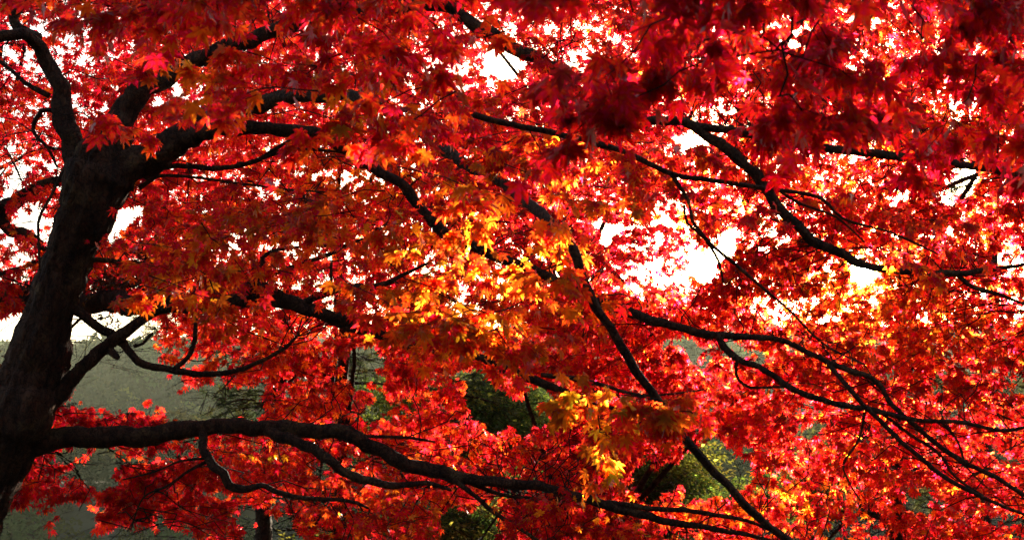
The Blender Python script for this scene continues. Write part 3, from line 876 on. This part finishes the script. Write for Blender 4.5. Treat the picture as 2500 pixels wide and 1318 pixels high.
# ------------------------------------------------------------------ second maple: heavy limb behind the trunk, middle left
back = thing('maple_tree', 'maple standing behind the leaning trunk, its level limb hung with withered brown leaves', 'maple tree', (-7.0, 8.9, float(terrain_z(-7.0, 8.9)) - .1))
d = 8.6
SK_BACK = []
g = Geo()
bx = P(np.array(-560.), np.array(720.), np.array(d))
tpath = catmull([[-7.0, 8.9, -1.2, .26], [-6.9, 8.8, .4, .2], [-6.6, 8.7, 1.8, .17], [bx[0], bx[1], bx[2], .15], [bx[0] - .3, bx[1], bx[2] + 1.2, .11], [bx[0] - .2, bx[1] + .3, bx[2] + 2.6, .06]], .05)
tube(g, tpath, 28, .08, 7, 77, .2, 6); g.build('trunk', M_bark, back)
BACK_LIMBS = [
    [(-560, 720, d, 50), (-300, 715, d, 42), (-60, 722, d, 38), (60, 722, d, 34), (180, 735, d - .2, 30), (260, 735, d - .4, 27), (350, 745, d - .9, 24), (440, 745, d - 1.1, 20), (520, 742, d - 1.3, 19), (600, 736, d - 1.3, 18), (690, 735, d - 1.3, 18), (750, 748, d - 1.3, 18),
     (810, 772, d - 1.3, 16), (880, 798, d - 1.3, 15), (950, 828, d - 1.3, 14), (1040, 850, d - 1.3, 11), (1130, 868, d - 1.3, 11), (1200, 885, d - 1.3, 12), (1290, 922, d - 1.3, 11), (1370, 952, d - 1.3, 9), (1430, 985, d - 1.3, 8), (1530, 1000, d - 1.3, 6), (1650, 990, d - 1.3, 4)],
    [(590, 728, d - 1.3, 12), (620, 700, d - 1.35, 12), (655, 705, d - 1.35, 12), (700, 728, d - 1.3, 10)],
    [(735, 740, d - 1.3, 11), (790, 718, d - 1.3, 9), (850, 702, d - 1.3, 9), (920, 700, d - 1.3, 8), (980, 672, d - 1.3, 5), (1050, 640, d - 1.3, 3)],
    [(805, 712, d - 1.3, 5), (808, 680, d - 1.3, 4), (810, 640, d - 1.3, 3.5)],
    [(770, 765, d - 1.3, 9), (830, 795, d - 1.3, 8), (900, 815, d - 1.3, 8), (960, 832, d - 1.3, 7)],
    [(615, 700, d - 1.4, 8), (640, 665, d - 1.4, 7), (640, 630, d - 1.4, 6), (680, 610, d - 1.4, 5), (760, 600, d - 1.4, 4), (830, 600, d - 1.4, 4), (900, 590, d - 1.4, 3)],
    [(600, 690, d - 1.4, 6), (680, 665, d - 1.4, 6), (760, 635, d - 1.4, 6), (830, 610, d - 1.4, 5), (880, 585, d - 1.4, 4), (960, 575, d - 1.4, 3)],
    [(-420, 560, d, 22), (-200, 540, d, 22), (-60, 530, d, 24), (20, 505, d, 20), (70, 465, d, 16), (130, 445, d, 14), (210, 430, d, 10), (330, 380, d, 6)],
    [(0, 520, d, 15), (20, 560, d, 15), (70, 580, d, 15), (110, 615, d, 14), (160, 680, d, 10), (250, 690, d, 6), (330, 700, d, 3)],
    [(-300, 700, d, 12), (-100, 675, d, 9), (0, 670, d, 8), (50, 655, d, 7), (100, 630, d, 5)],
    [(-80, 790, d, 10), (0, 770, d, 10), (40, 745, d, 10), (110, 735, d, 9)],
]
for i, L_ in enumerate(BACK_LIMBS):
    rm = max(q[3] for q in L_)
    limb(back, 'branch', L_, sides=18 if rm > 20 else 12, rough=.13, wob=.35, seed=500 + i, skel=SK_BACK, knots=int(len(L_) * 1.2), step=.03)
SK_BK = np.concatenate(SK_BACK)


# ------------------------------------------------------------------ leaf masses
def map_sampler(polys_in, depth_fn, r_, border=None):
    """uniform over union of polygons"""
    def s(n):
        a = np.concatenate([np.array(p, float) for p in polys_in])
        x0, y0 = a.min(0); x1, y1 = a.max(0)
        X = []; Y = []
        while sum(map(len, X)) < n:
            x = r_.uniform(x0, x1, 2000); y = r_.uniform(y0, y1, 2000)
            k = np.zeros(len(x), bool)
            for p in polys_in: k |= in_poly(x, y, p)
            X.append(x[k]); Y.append(y[k])
        x = np.concatenate(X)[:n]; y = np.concatenate(Y)[:n]
        return x, y, depth_fn(x, y, r_)
    return s


ALLGAPS = SKY_GAPS + WIN
# --- crown of the leaning maple (behind and round its limbs)
r1 = np.random.default_rng(11)
gl, gt = Geo(), Geo()
full = [[(-250, -450), (3350, -450), (3350, 1480), (-250, 1480)]]
dB = lambda x, y, r: 7.5 + 1.8 * r.random(len(x)) ** 1.2 + .4 * (vnoise(x + 500, y + 500, 220, 3) - .5)
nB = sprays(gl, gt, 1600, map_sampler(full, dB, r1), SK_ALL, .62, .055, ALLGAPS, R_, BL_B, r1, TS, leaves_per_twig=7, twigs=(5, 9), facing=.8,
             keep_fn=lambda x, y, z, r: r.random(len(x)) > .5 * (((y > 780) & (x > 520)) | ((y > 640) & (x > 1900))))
# a few sprays on the camera side of the limbs
dBf = lambda x, y, r: 6.0 + .9 * r.random(len(x))
fr = [[(300, 430), (1000, 430), (1000, 700), (300, 720)], [(850, 0), (1700, 0), (1400, 500), (1000, 400)], 
      [(1000, 1180), (1500, 1200), (1500, 1400), (900, 1400)]]
nB += sprays(gl, gt, 60, map_sampler(fr, dBf, r1), SK_ALL, .55, .046, ALLGAPS, R_, BL_B, r1, TS, leaves_per_twig=7, facing=.8)
# the low left masses beside the trunk
for (pp, nn) in [([(110, 980), (200, 968), (300, 1000), (410, 1010), (415, 1045), (120, 1060)], 16), ([(-30, 1110), (190, 1100), (200, 1200), (100, 1180), (70, 1250), (40, 1180), (-30, 1200)], 14), ([(240, 1200), (330, 1120), (480, 1110), (560, 1250), (470, 1290), (330, 1250)], 16),
                 ([(1650, 40), (2560, 40), (2560, 420), (1750, 420)], 75), ([(1440, 500), (1800, 520), (1850, 720), (1480, 740)], 30), ([(1750, 380), (2450, 450), (2450, 640), (1900, 700), (1750, 600)], 60), ([(1780, 700), (2500, 700), (2500, 1000), (1900, 900)], 40)]:
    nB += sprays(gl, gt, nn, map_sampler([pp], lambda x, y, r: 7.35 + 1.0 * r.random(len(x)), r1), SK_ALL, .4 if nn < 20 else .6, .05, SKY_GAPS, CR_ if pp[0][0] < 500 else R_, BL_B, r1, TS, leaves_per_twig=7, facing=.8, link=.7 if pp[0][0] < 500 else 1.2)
# unseen sprays added above and behind the viewpoint to cut down sky light
nO = 650
Cov = np.stack([r1.uniform(-7.5, 6, nO), r1.uniform(-4, 5.5, nO), r1.uniform(0, 1, nO)], -1)
Cov[:, 2] = 4.4 + 2.2 * Cov[:, 2] + .12 * np.maximum(Cov[:, 1], 0)
nB += sprays(gl, gt, nO, Cov, SK_ALL, .8, .055, [], R_, [], r1, TS, leaves_per_twig=8, twigs=(6, 9), facing=0)
gl.build('crown', M_leaf, main); gt.build('twigs', M_twig, main)

# --- nearer sprays of the leaning maple, each hanging bunch a part of its own
NEARGAP = SKY_GAPS + WIN


def spray_part(label, polys, depth, n, w, blobs, seed, size=.046, droop=.9, lpt=7, polysgap=NEARGAP, facing=.6, sl=.4, parent=main, gapk=.6, name='leaf_spray'):
    rr = np.random.default_rng(seed)
    a, b = Geo(), Geo()
    k = sprays(a, b, n, map_sampler(polys, lambda x, y, r: r.uniform(depth[0], depth[1], len(x)), rr), None, sl, size, polysgap, w, blobs, rr, TD,
               leaves_per_twig=lpt, twigs=(4, 7), facing=facing, droop=droop, twig_r=.0014, gapk=gapk)
    o = a.build(name, M_leaf, parent)
    if label: o['label'] = label
    loc = o
    q = b.build('twigs', M_twig, o)
    if q is not None: pass
    return k


top_left = [[(150, -250), (1350, -250), (1300, 60), (1180, 120), (1080, 180), (1060, 260), (960, 300), (740, 290), (640, 250), (560, 200), (400, 130), (300, 260), (230, 330), (180, 280), (150, 120)]]
DK = [1.5, 4, 7, 5, .8, 0, 0, 0]
spray_part('dark red and orange spray close overhead at the upper left', top_left, (2.7, 3.9), 56, DK, BL_A, 21)
spray_part('amber and yellow spray glowing in the middle of the tree', [[(900, 430), (1150, 400), (1420, 460), (1400, 560), (1300, 640), (1320, 740), (1240, 830), (1100, 800), (960, 800), (930, 720), (980, 620), (930, 540)]], (3.7, 4.9), 32, [0, .3, 3, 6, 6, 2, .3, 0], BL_A, 22, sl=.42)
spray_part('yellow green bunch hanging right of the middle', [[(1410, 920), (1470, 920), (1500, 1000), (1500, 1090), (1460, 1110), (1420, 1090), (1400, 1010)]], (3.3, 3.8), 5, YG_, BL_A, 23, sl=.25)
spray_part('orange bunch beside the thin descending branch', [[(1500, 920), (1740, 950), (1720, 1000), (1600, 1040), (1520, 1000)]], (3.4, 3.9), 6, OR_, BL_A, 24, sl=.2)
spray_part('orange bunch hanging over the crossing limbs at the left', [[(370, 600), (620, 620), (620, 720), (480, 770), (380, 740)]], (4.0, 4.8), 9, OR_, BL_A, 25, sl=.35)
spray_part('red orange spray below the upper limb', [[(560, 470), (900, 470), (900, 620), (560, 620)]], (4.4, 5.4), 16, OR_, BL_A, 26)
spray_part('red spray round the slender upper limb', [[(1050, 200), (1650, 330), (1700, 480), (1350, 460), (1100, 400)]], (4.4, 5.4), 24, [.5, 3, 7, 5, 1, 0, 0, 0], BL_A, 27)
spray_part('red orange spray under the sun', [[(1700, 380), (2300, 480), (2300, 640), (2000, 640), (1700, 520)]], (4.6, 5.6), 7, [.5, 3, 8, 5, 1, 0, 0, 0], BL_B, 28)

# ------------------------------------------------------------------ third maple: crimson leaves close overhead, upper right
over = thing('maple_tree', 'crimson maple close overhead at the upper right, its leaves dark and out of focus', 'maple tree', (3.1, .3, 0))
g = Geo()
tube(g, catmull([[3.1, .3, -.2, .2], [3.05, .4, .6, .15], [2.9, .6, 1.6, .13], [2.5, .9, 2.6, .1], [1.9, 1.2, 3.2, .07], [1.0, 1.7, 3.3, .04], [.3, 2.1, 3.1, .02]], .05), 28, .08, 7, 9, .2, 6)
g.build('trunk', M_bark, over)
ov_sk = []
for i, (x, y, z) in enumerate([(.9, 1.9, 2.45), (.5, 2.2, 2.6), (1.5, 2.0, 2.55), (.25, 1.9, 2.6)]):
    p = catmull([[1.6 - .3 * i, 1.4 + .1 * i, 3.23, .016], [(1.6 - .3 * i + x) / 2, (1.4 + y) / 2, 2.95, .01], [x, y, z, .004]], .05)
    ov_sk.append(p[:, :3]); g = Geo(); tube(g, p, 8, .1, 0, 40 + i, .3, 2); g.build('branch', M_bark, over)
CRN = [1.5, 8, 6, 0, 0, 0, 0, 0]
NG = [SKY_GAPS[14], SKY_GAPS[15], SKY_GAPS[16], SKY_GAPS[17], SKY_GAPS[18], SKY_GAPS[8], SKY_GAPS[1], SKY_GAPS[6]]
rn = np.random.default_rng(51)
a_, b_ = Geo(), Geo()
near_poly = [[(1490, -300), (2000, -300), (2010, 80), (1960, 240), (1840, 310), (1720, 300), (1600, 270), (1540, 180), (1500, 90), (1450, -50)]]
near2 = [[(1950, -300), (2700, -300), (2700, 300), (2440, 370), (2300, 310), (2200, 290), (2060, 270), (1900, 250)]]
sprays(a_, b_, 18, map_sampler(near_poly, lambda x, y, r: r.uniform(1.8, 2.5, len(x)), rn), np.concatenate(ov_sk), .32, .05, NG, CRN, [], rn, TD, leaves_per_twig=7, twigs=(4, 7), facing=.6, droop=.9, link=.8, gapk=.3)
sprays(a_, b_, 32, map_sampler(near2, lambda x, y, r: r.uniform(2.2, 3.2, len(x)), rn), np.concatenate(ov_sk), .32, .048, NG, [3, 7, 5, .5, 0, 0, 0, 0], [], rn, TD, leaves_per_twig=7, twigs=(4, 7), facing=.6, droop=.9, link=.8, gapk=.6)
a_.build('crown', M_leaf, over); b_.build('twigs', M_twig, over)


# ------------------------------------------------------------------ maples further back
def back_maple(label, polys, depth, n, trunk_px, w, blobs, seed, size=.060, limbs=9):
    rr = np.random.default_rng(seed)
    dm = .5 * (depth[0] + depth[1])
    tx = P(np.array(float(trunk_px)), np.array(900.), np.array(dm + .2))
    gx, gy = float(tx[0]), float(tx[1]); gz = float(terrain_z(gx, gy))
    root = thing('maple_tree', label, 'maple tree', (gx, gy, gz))
    allp = np.concatenate([np.array(p, float) for p in polys])
    ytop = allp[:, 1].min()
    top = P(np.array(float(np.clip(allp[:, 0].mean(), -100, 2600))), np.array(ytop + 60.), np.array(dm))
    g = Geo()
    k1 = np.array([gx, gy, gz]); k2 = np.array([gx + rr.normal(0, .15), gy, .5 * gz + .5]); k3 = P(np.array(trunk_px + rr.normal(0, 30)), np.array(700.), np.array(dm + .1))
    tpth = catmull([[*(k1 - [0, 0, .2]), .12], [*k2, .07], [*k3, .045], [*(.5 * k3 + .5 * top + [.15, 0, 0]), .022], [*top, .008]], .1)
    tube(g, tpth, 14, .08, 0, seed, .3, 4); g.build('trunk', M_bark, root)
    sk = [tpth[len(tpth) // 3:, :3]]
    for i in range(limbs):
        p = polys[rr.integers(0, len(polys))]; c = np.array(p, float)
        e = P(rr.uniform(c[:, 0].min(), c[:, 0].max()), rr.uniform(c[:, 1].min(), c[:, 1].max()), rr.uniform(*depth))
        s = tpth[rr.integers(len(tpth) // 3, len(tpth) * 4 // 5)]
        mid = .5 * (s[:3] + e) + np.array([rr.normal(0, .12), rr.normal(0, .1), .22])
        q = catmull([[*s[:3], min(.035, s[3] * .7)], [*mid, .018], [*e, .005]], .1)
        gg = Geo(); tube(gg, q, 7, .12, 0, seed + i, .5, 2); gg.build('branch', M_bark, root)
        sk.append(q[:, :3])
    a, b = Geo(), Geo()
    sprays(a, b, int(n * .72), map_sampler(polys, lambda x, y, r: r.uniform(depth[0], depth[1], len(x)), rr), np.concatenate(sk), .75, size, ALLGAPS, w, blobs, rr, TS,
           leaves_per_twig=8, twigs=(6, 10), facing=.8, link=2.2)
    a.build('crown', M_leaf, root); b.build('twigs', M_twig, root)


back_maple('small leaved crimson maple behind the left of the leaning trunk', [[(-350, -150), (420, -150), (450, 500), (330, 700), (-350, 700)]], (10.5, 13), 420, -120, CR_, BL_C, 61)
back_maple('bright red maple behind the crossing limbs, left of the green bushes', [[(350, 250), (1250, 250), (1150, 1330), (300, 1400), (200, 1250), (420, 880), (350, 700)]], (10, 12.5), 850, 880, R_, BL_C, 62)
back_maple('red maple behind the long slender limb with pale sky below it', [[(400, -200), (1900, -200), (1800, 500), (1500, 850), (1250, 700), (1100, 250), (400, 250)]], (11, 13.5) , 960, 1330, CR_, BL_C, 63)
back_maple('scarlet maple behind the falling limbs at the lower middle', [[(1200, 700), (1900, 700), (1900, 950), (1750, 1050), (1900, 1400), (1100, 1400), (1250, 1050)]], (9.8, 12), 470, 1450, [1, 6, 7, 1.5, .3, 0, 0, 0], BL_C, 64)
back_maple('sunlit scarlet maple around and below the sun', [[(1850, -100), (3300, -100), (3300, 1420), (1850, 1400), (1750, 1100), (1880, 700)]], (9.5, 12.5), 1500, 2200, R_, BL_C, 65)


# ------------------------------------------------------------------ withered leaves on the level limb
def curl_leaves(geo, cen, spread, n, r_, cols, size=.03):
    pos = np.array(cen)[None] + r_.normal(0, 1, (n, 3)) * np.array(spread)
    tip = norm(r_.normal(0, .6, (n, 3)) + np.array([0, 0, -.8])); nr = norm(r_.normal(0, 1, (n, 3)))
    c = np.array(cols)[r_.integers(0, len(cols), n)] * r_.uniform(.6, 1.3, (n, 1))
    place_leaves(geo, pos, tip, nr, size * r_.uniform(.6, 1.3, n), c, TSC, r_)


TSC = []
for i in range(4):
    v, f, s, rim = leaf_template(False, np.random.default_rng(900 + i))
    v = v.copy(); v[:, 2] -= .9 * (np.abs(v[:, 0]) ** 1.3) + .3 * v[:, 1] ** 2
    v[:, 0] *= .6
    TSC.append((v, f, s, rim))
rw = np.random.default_rng(71)
a_ = Geo()
for (px, py, sx, sz, n) in [(270, 690, .16, .07, 260), (350, 700, .12, .06, 200), (300, 730, .2, .05, 220), (230, 660, .1, .06, 120), (330, 610, .1, .06, 80), (255, 770, .03, .04, 14), (275, 790, .015, .03, 8), (390, 700, .08, .05, 120), (20, 700, .15, .04, 120),
                             (15, 880, .03, .04, 14), (45, 855, .03, .03, 10), (60, 690, .1, .04, 80)]:
    curl_leaves(a_, P(np.array(float(px)), np.array(float(py)), np.array(8.3)), (sx, .12, sz), n, rw, [(.16, .07, .025), (.1, .045, .02), (.22, .11, .03), (.07, .03, .015)])
a_.build('withered_leaves', M_dead, back)

# bare twigs against the sky and hill, left
def bare_twigs(parent, roots, r_, depth=4, name='twigs', l0=.32, rad=.004):
    SA, SB, RA, RB = [], [], [], []

    def grow(p, d, l, r, k):
        n = 4
        q = p
        for i in range(n):
            d = norm(d + r_.normal(0, .16, 3) + np.array([0, 0, .02]))
            q2 = q + d * l / n
            SA.append(q); SB.append(q2); RA.append(r * (1 - .1 * i)); RB.append(r * (1 - .1 * (i + 1)))
            q = q2
            if k > 0 and r_.random() < .62:
                dd = norm(d + r_.normal(0, .55, 3) * np.array([1, .6, 1]))
                grow(q, dd, l * r_.uniform(.5, .8), r * .6, k - 1)
    for (p, dd, l, r) in roots:
        grow(np.array(p), norm(np.array(dd)), l, r, depth)
    g = Geo(); thin_sticks(g, np.array(SA), np.array(SB), np.array(RA), np.array(RB)); return g.build(name, M_twig, parent)


rb = np.random.default_rng(81)
T_ = lambda x, y, dd: P(np.array(float(x)), np.array(float(y)), np.array(dd))
bare_twigs(main, [(T_(150, 950, 7), (.3, 0, 1), .45, .004), (T_(170, 920, 7), (.6, .1, .5), .4, .003), (T_(235, 865, 7), (1, .1, .1), .4, .003), (T_(285, 868, 7), (.8, 0, .5), .28, .003),
                  (T_(200, 900, 7), (.1, 0, 1), .3, .003), (T_(260, 1092, 7), (.8, 0, -.4), .3, .004), (T_(225, 1095, 7), (-.3, 0, -.6), .2, .003)], rb, 3)
bare_twigs(back, [(T_(180, 760, 8.4), (1, .1, -.1), .6, .004), (T_(190, 790, 8.6), (1, 0, .1), .6, .004), (T_(0, 760, 8.4), (1, .1, -.4), .6, .005), (T_(-30, 440, 8.4), (1, 0, .2), .6, .004), (T_(-30, 560, 8.5), (1, 0, -.1), .6, .004),
                  (T_(0, 620, 8.5), (.8, 0, .3), .5, .004), (T_(0, 480, 8.5), (.6, 0, -.2), .5, .004)], rb, 3)

# ------------------------------------------------------------------ pines
def needle_tuft(geo, c, axis, r_, n=60, L=.11, col=(.07, .085, .03), w=.0012):
    ax = norm(axis)
    d = norm(ax[None] * r_.uniform(.1, 1.2, (n, 1)) + r_.normal(0, .55, (n, 3)))
    b = c[None] + ax[None] * r_.uniform(-.06, .05, (n, 1))
    tip = b + d * L * r_.uniform(.75, 1.15, (n, 1)) + np.array([0, 0, -.01])
    s = norm(np.cross(d, r_.normal(0, 1, (n, 3)))) * w
    V = np.stack([b - s, b + s, tip], 1).reshape(-1, 3)
    C = np.array(col)[None] * r_.uniform(.6, 1.4, (n, 1))
    C = np.repeat(np.concatenate([C, np.ones((n, 1))], -1)[:, None], 3, 1).reshape(-1, 4)
    geo.add(V, np.arange(3 * n), np.full(n, 3), C)


def pine(label, trunk, boughs, seed, tuft=90, L=.12, w=.0016, cols=((.05, .07, .015), (.13, .13, .03), (.035, .055, .014))):
    """trunk: [(px,py,depth,rpx)...] top to bottom handled; boughs: (px,py,rx,ry,n,depth)"""
    rr = np.random.default_rng(seed)
    a = np.array(trunk, float)
    wv = P(a[:, 0], a[:, 1], a[:, 2]); r = a[:, 3] * a[:, 2] / F
    low = wv[-1]
    gz = float(terrain_z(low[0], low[1]))
    root = thing('pine_tree', label, 'pine tree', (low[0], low[1], gz))
    pts = np.concatenate([np.concatenate([wv, r[:, None]], 1), [[low[0], low[1], gz - .2, r[-1] * 1.25]]])
    if pts[-1, 2] > pts[-2, 2] - .3: pts = pts[:-1]
    pth = catmull(pts, .08)
    g = Geo(); tube(g, pth, 18, .12, 6, seed, .2, 5); g.build('trunk', M_pbark, root)
    gn = Geo()
    for (px, py, rx, ry, n, dd) in boughs:
        c = P(np.array(float(px)), np.array(float(py)), np.array(float(dd)))
        j = np.argmin(np.linalg.norm(pth[:, :3] - c - np.array([0, 0, -.1]), axis=1)); s = pth[j]
        mid = .5 * (s[:3] + c) + np.array([0, 0, .12])
        q = catmull([[*s[:3], max(.012, s[3] * .35)], [*mid, .014], [*c, .007]], .08)
        gg = Geo(); tube(gg, q, 7, .15, 0, seed + int(px), .6, 3)
        thin = Geo()
        cx = c + np.stack([rr.normal(0, rx * dd / F * .5, n), rr.normal(0, .25, n), rr.normal(0, ry * dd / F * .5, n)], -1)
        bb = q[rr.integers(len(q) // 2, len(q), n), :3]
        thin_sticks(gg, bb, cx, .004, .003)
        gg.build('branch', M_pbark, root)
        for k in range(n):
            ax = cx[k] - bb[k] + np.array([0, 0, .05]) + rr.normal(0, .08, 3)
            needle_tuft(gn, cx[k], ax, rr, tuft, L, cols[rr.integers(0, len(cols))], w)
    gn.build('needles', M_needle, root)
    return root


pine('pine with straight trunk behind the bottom limb, left of the green bushes',
     [(705, 700, 13.5, 7), (700, 800, 13.5, 12), (690, 900, 13.5, 15), (675, 1000, 13.5, 17), (660, 1120, 13.5, 18), (645, 1240, 13.5, 19), (640, 1340, 13.5, 20)],
     [(555, 985, 90, 35, 22, 13.2), (600, 960, 60, 25, 10, 13.4), (500, 820, 110, 60, 26, 13.8), (420, 800, 90, 60, 20, 13.8), (400, 760, 70, 40, 12, 13.9), (790, 740, 80, 50, 14, 13.5), (830, 650, 60, 40, 10, 13.5), (560, 860, 60, 50, 12, 13.8),
      (880, 880, 80, 40, 18, 13.3), (860, 920, 60, 40, 10, 13.4), (1170, 940, 90, 50, 22, 14.2), (1250, 990, 70, 40, 14, 14.2), (700, 640, 100, 60, 16, 13.6), (620, 1000, 70, 30, 10, 13.3)], 91)
pine('tall pine at the right edge with needles against the sky',
     [(2420, 240, 15.5, 6), (2430, 420, 15.5, 9), (2425, 600, 15.5, 12), (2415, 780, 15.5, 14), (2410, 930, 15.5, 15), (2405, 1060, 15.5, 16), (2400, 1200, 15.5, 18), (2400, 1330, 15.5, 19)],
     [(2340, 460, 80, 40, 26, 15.3), (2330, 500, 70, 30, 16, 15.3), (2450, 330, 70, 40, 16, 15.3), (2480, 260, 50, 50, 14, 15.3), (2380, 380, 60, 30, 10, 15.3), (2310, 620, 70, 40, 12, 15.4), (2470, 940, 80, 40, 26, 15.2), (2290, 930, 110, 30, 26, 15.2), (2360, 900, 70, 30, 14, 15.2),
      (2460, 1000, 80, 40, 20, 15.1), (2240, 1210, 110, 40, 30, 15.2), (2330, 1200, 90, 40, 24, 15.1), (2160, 800, 120, 40, 26, 15.5), (2110, 765, 70, 40, 14, 15.5), (2200, 860, 90, 40, 16, 15.5), (2250, 690, 90, 50, 14, 15.5), (2480, 700, 80, 60, 16, 15.5)], 92,
     cols=((.07, .09, .018), (.22, .2, .045), (.04, .06, .014)))
pine('pine behind the thin descending branch, its top in the pale sky gap',
     [(1400, 500, 17, 5), (1398, 620, 17, 9), (1396, 760, 17, 11), (1395, 900, 17, 13), (1395, 1100, 17, 15), (1395, 1320, 17, 16)],
     [(1395, 585, 50, 50, 12, 16.8), (1420, 620, 60, 40, 10, 16.8), (1360, 440, 50, 40, 8, 16.8), (1480, 750, 60, 50, 12, 16.8), (1420, 700, 60, 50, 10, 16.8)], 93)


# ------------------------------------------------------------------ broad-leaved evergreens
def evergreen(label, px, boxes, dd, seed, n_leaf, size=.068, cols=((.07, .12, .018), (.12, .16, .022), (.22, .2, .03), (.05, .085, .016)), cat='bush', name='evergreen_tree'):
    rr = np.random.default_rng(seed)
    c0 = P(np.array(float(px)), np.array(1250.), np.array(dd)); gz = float(terrain_z(c0[0], c0[1]))
    root = thing(name, label, cat, (c0[0], c0[1], gz))
    g = Geo()
    top = P(np.array(float(px)), np.array(float(min(b[1] for b in boxes))), np.array(dd))
    pth = catmull([[c0[0], c0[1], gz - .2, .08], [c0[0] + .1, c0[1], .5 * (gz + top[2]) - .3, .05], [top[0], top[1], top[2], .02]], .1)
    tube(g, pth, 14, .1, 0, seed, .3, 4); g.build('trunk', M_bark, root)
    gb = Geo(); gl = Geo()
    tot = sum(b[2] * b[3] for b in boxes)
    for (cx, cy, rx, ry) in boxes:
        n = int(1.25 * n_leaf * rx * ry / tot)
        nc = max(4, int(rx * ry / 330))
        th = rr.uniform(0, 6.28, nc); ra = np.sqrt(rr.random(nc))
        X = cx + rx * ra * np.cos(th); Y = cy + ry * ra * np.sin(th)
        D = dd + rr.uniform(-.7, .9, nc)
        C = P(X, Y, D)
        j = rr.integers(len(pth) // 2, len(pth), nc)
        thin_sticks(gb, pth[j, :3], C, .012, .004)
        k = rr.integers(0, nc, n)
        off = rr.normal(0, 1, (n, 3)) * np.array([.19, .2, .06])
        pos = C[k] + off
        qx, qy, _ = proj(pos)
        out = norm(off + rr.normal(0, .1, (n, 3)))
        tip = norm(out + np.array([0, 0, -.35]) + rr.normal(0, .4, (n, 3)))
        nr = norm(np.array([0, 0, 1.0]) + rr.normal(0, .5, (n, 3)) + out * .4)
        Z = norm(nr - tip * np.sum(nr * tip, -1, keepdims=True)); Xv = np.cross(tip, Z)
        s = size * rr.uniform(.6, 1.3, n)[:, None]
        V = np.stack([pos, pos + tip * s * .45 + Xv * s * .2 + Z * s * .05, pos + tip * s - Z * s * .1, pos + tip * s * .45 - Xv * s * .2 + Z * s * .05], 1).reshape(-1, 3)
        cl = np.array(cols)[rr.integers(0, len(cols), nc)][k] * rr.uniform(.7, 1.3, (n, 1))
        Cc = np.repeat(np.concatenate([cl, np.ones((n, 1))], -1)[:, None], 4, 1).reshape(-1, 4)
        i = np.arange(n)[:, None] * 4
        f = np.concatenate([i, i + 1, i + 2, i, i + 2, i + 3], 1).reshape(-1)
        gl.add(V, f, np.full(2 * n, 3), Cc)
    gb.build('branches', M_bark, root)
    gl.build('crown', M_gleaf, root, smooth=False)


evergreen('dark green bushy tree in the opening at the lower middle', 1120, [(960, 1000, 75, 90), (1060, 1010, 90, 90), (1170, 990, 110, 80), (1290, 1040, 110, 70), (1000, 1080, 90, 50), (1200, 1090, 150, 60), (1240, 930, 60, 40)], 14.8, 101, 26000, cat='evergreen tree')
evergreen('green tree with yellow tinged leaves right of the hanging yellow bunch', 1620, [(1620, 1180, 95, 60), (1660, 1130, 55, 45), (1570, 1200, 70, 50), (1520, 1130, 70, 60), (1600, 1260, 120, 50), (1500, 1040, 60, 40)], 13.8, 102, 14000, cols=((.09, .13, .016), (.16, .16, .02), (.06, .1, .014), (.2, .16, .02)), cat='evergreen tree')
evergreen('small green tree top left of the pink red bunch by the falling limb', 1830, [(1820, 1200, 40, 25), (1780, 1225, 50, 25), (1750, 1250, 60, 30)], 15.5, 103, 4000, cols=((.1, .15, .018), (.2, .2, .022), (.07, .11, .014)), cat='evergreen tree')
evergreen('low dark green bush at the bottom edge under the bottom limb', 1150, [(1140, 1290, 120, 60), (1000, 1310, 120, 40), (1280, 1320, 90, 40), (860, 1330, 110, 30)], 12.6, 104, 12000, cat='evergreen tree')
evergreen('narrow green tree under the sun behind the scarlet leaves', 1960, [(1945, 1210, 35, 60), (1990, 1190, 40, 40), (2050, 1130, 60, 40)], 15.8, 105, 5000, cols=((.1, .15, .018), (.2, .2, .022), (.07, .11, .014)), cat='evergreen tree')

# ------------------------------------------------------------------ haze
def haze():
    x0, x1, y0, y1, z0, z1 = -1150, 1150, -64, 1650, -62, 100
    v = [(x, y, z) for x in (x0, x1) for y in (y0, y1) for z in (z0, z1)]
    f = [0, 1, 3, 2, 4, 6, 7, 5, 0, 4, 5, 1, 2, 3, 7, 6, 0, 2, 6, 4, 1, 5, 7, 3]
    m, nt, out = new_mat('haze_air')
    pv = nt.nodes.new('ShaderNodeVolumePrincipled')
    pv.inputs['Color'].default_value = (.29, .33, .25, 1)
    pv.inputs['Density'].default_value = .00042
    pv.inputs['Anisotropy'].default_value = .25
    nt.links.new(pv.outputs[0], out.inputs['Volume'])
    o = mesh_np('haze', np.array(v, float), f, np.full(6, 4), m, smooth=False)
    o['kind'] = 'stuff'; o['label'] = 'thin sunlit haze filling the valley air'; o['category'] = 'haze'


haze()
print('leaves main', nB)
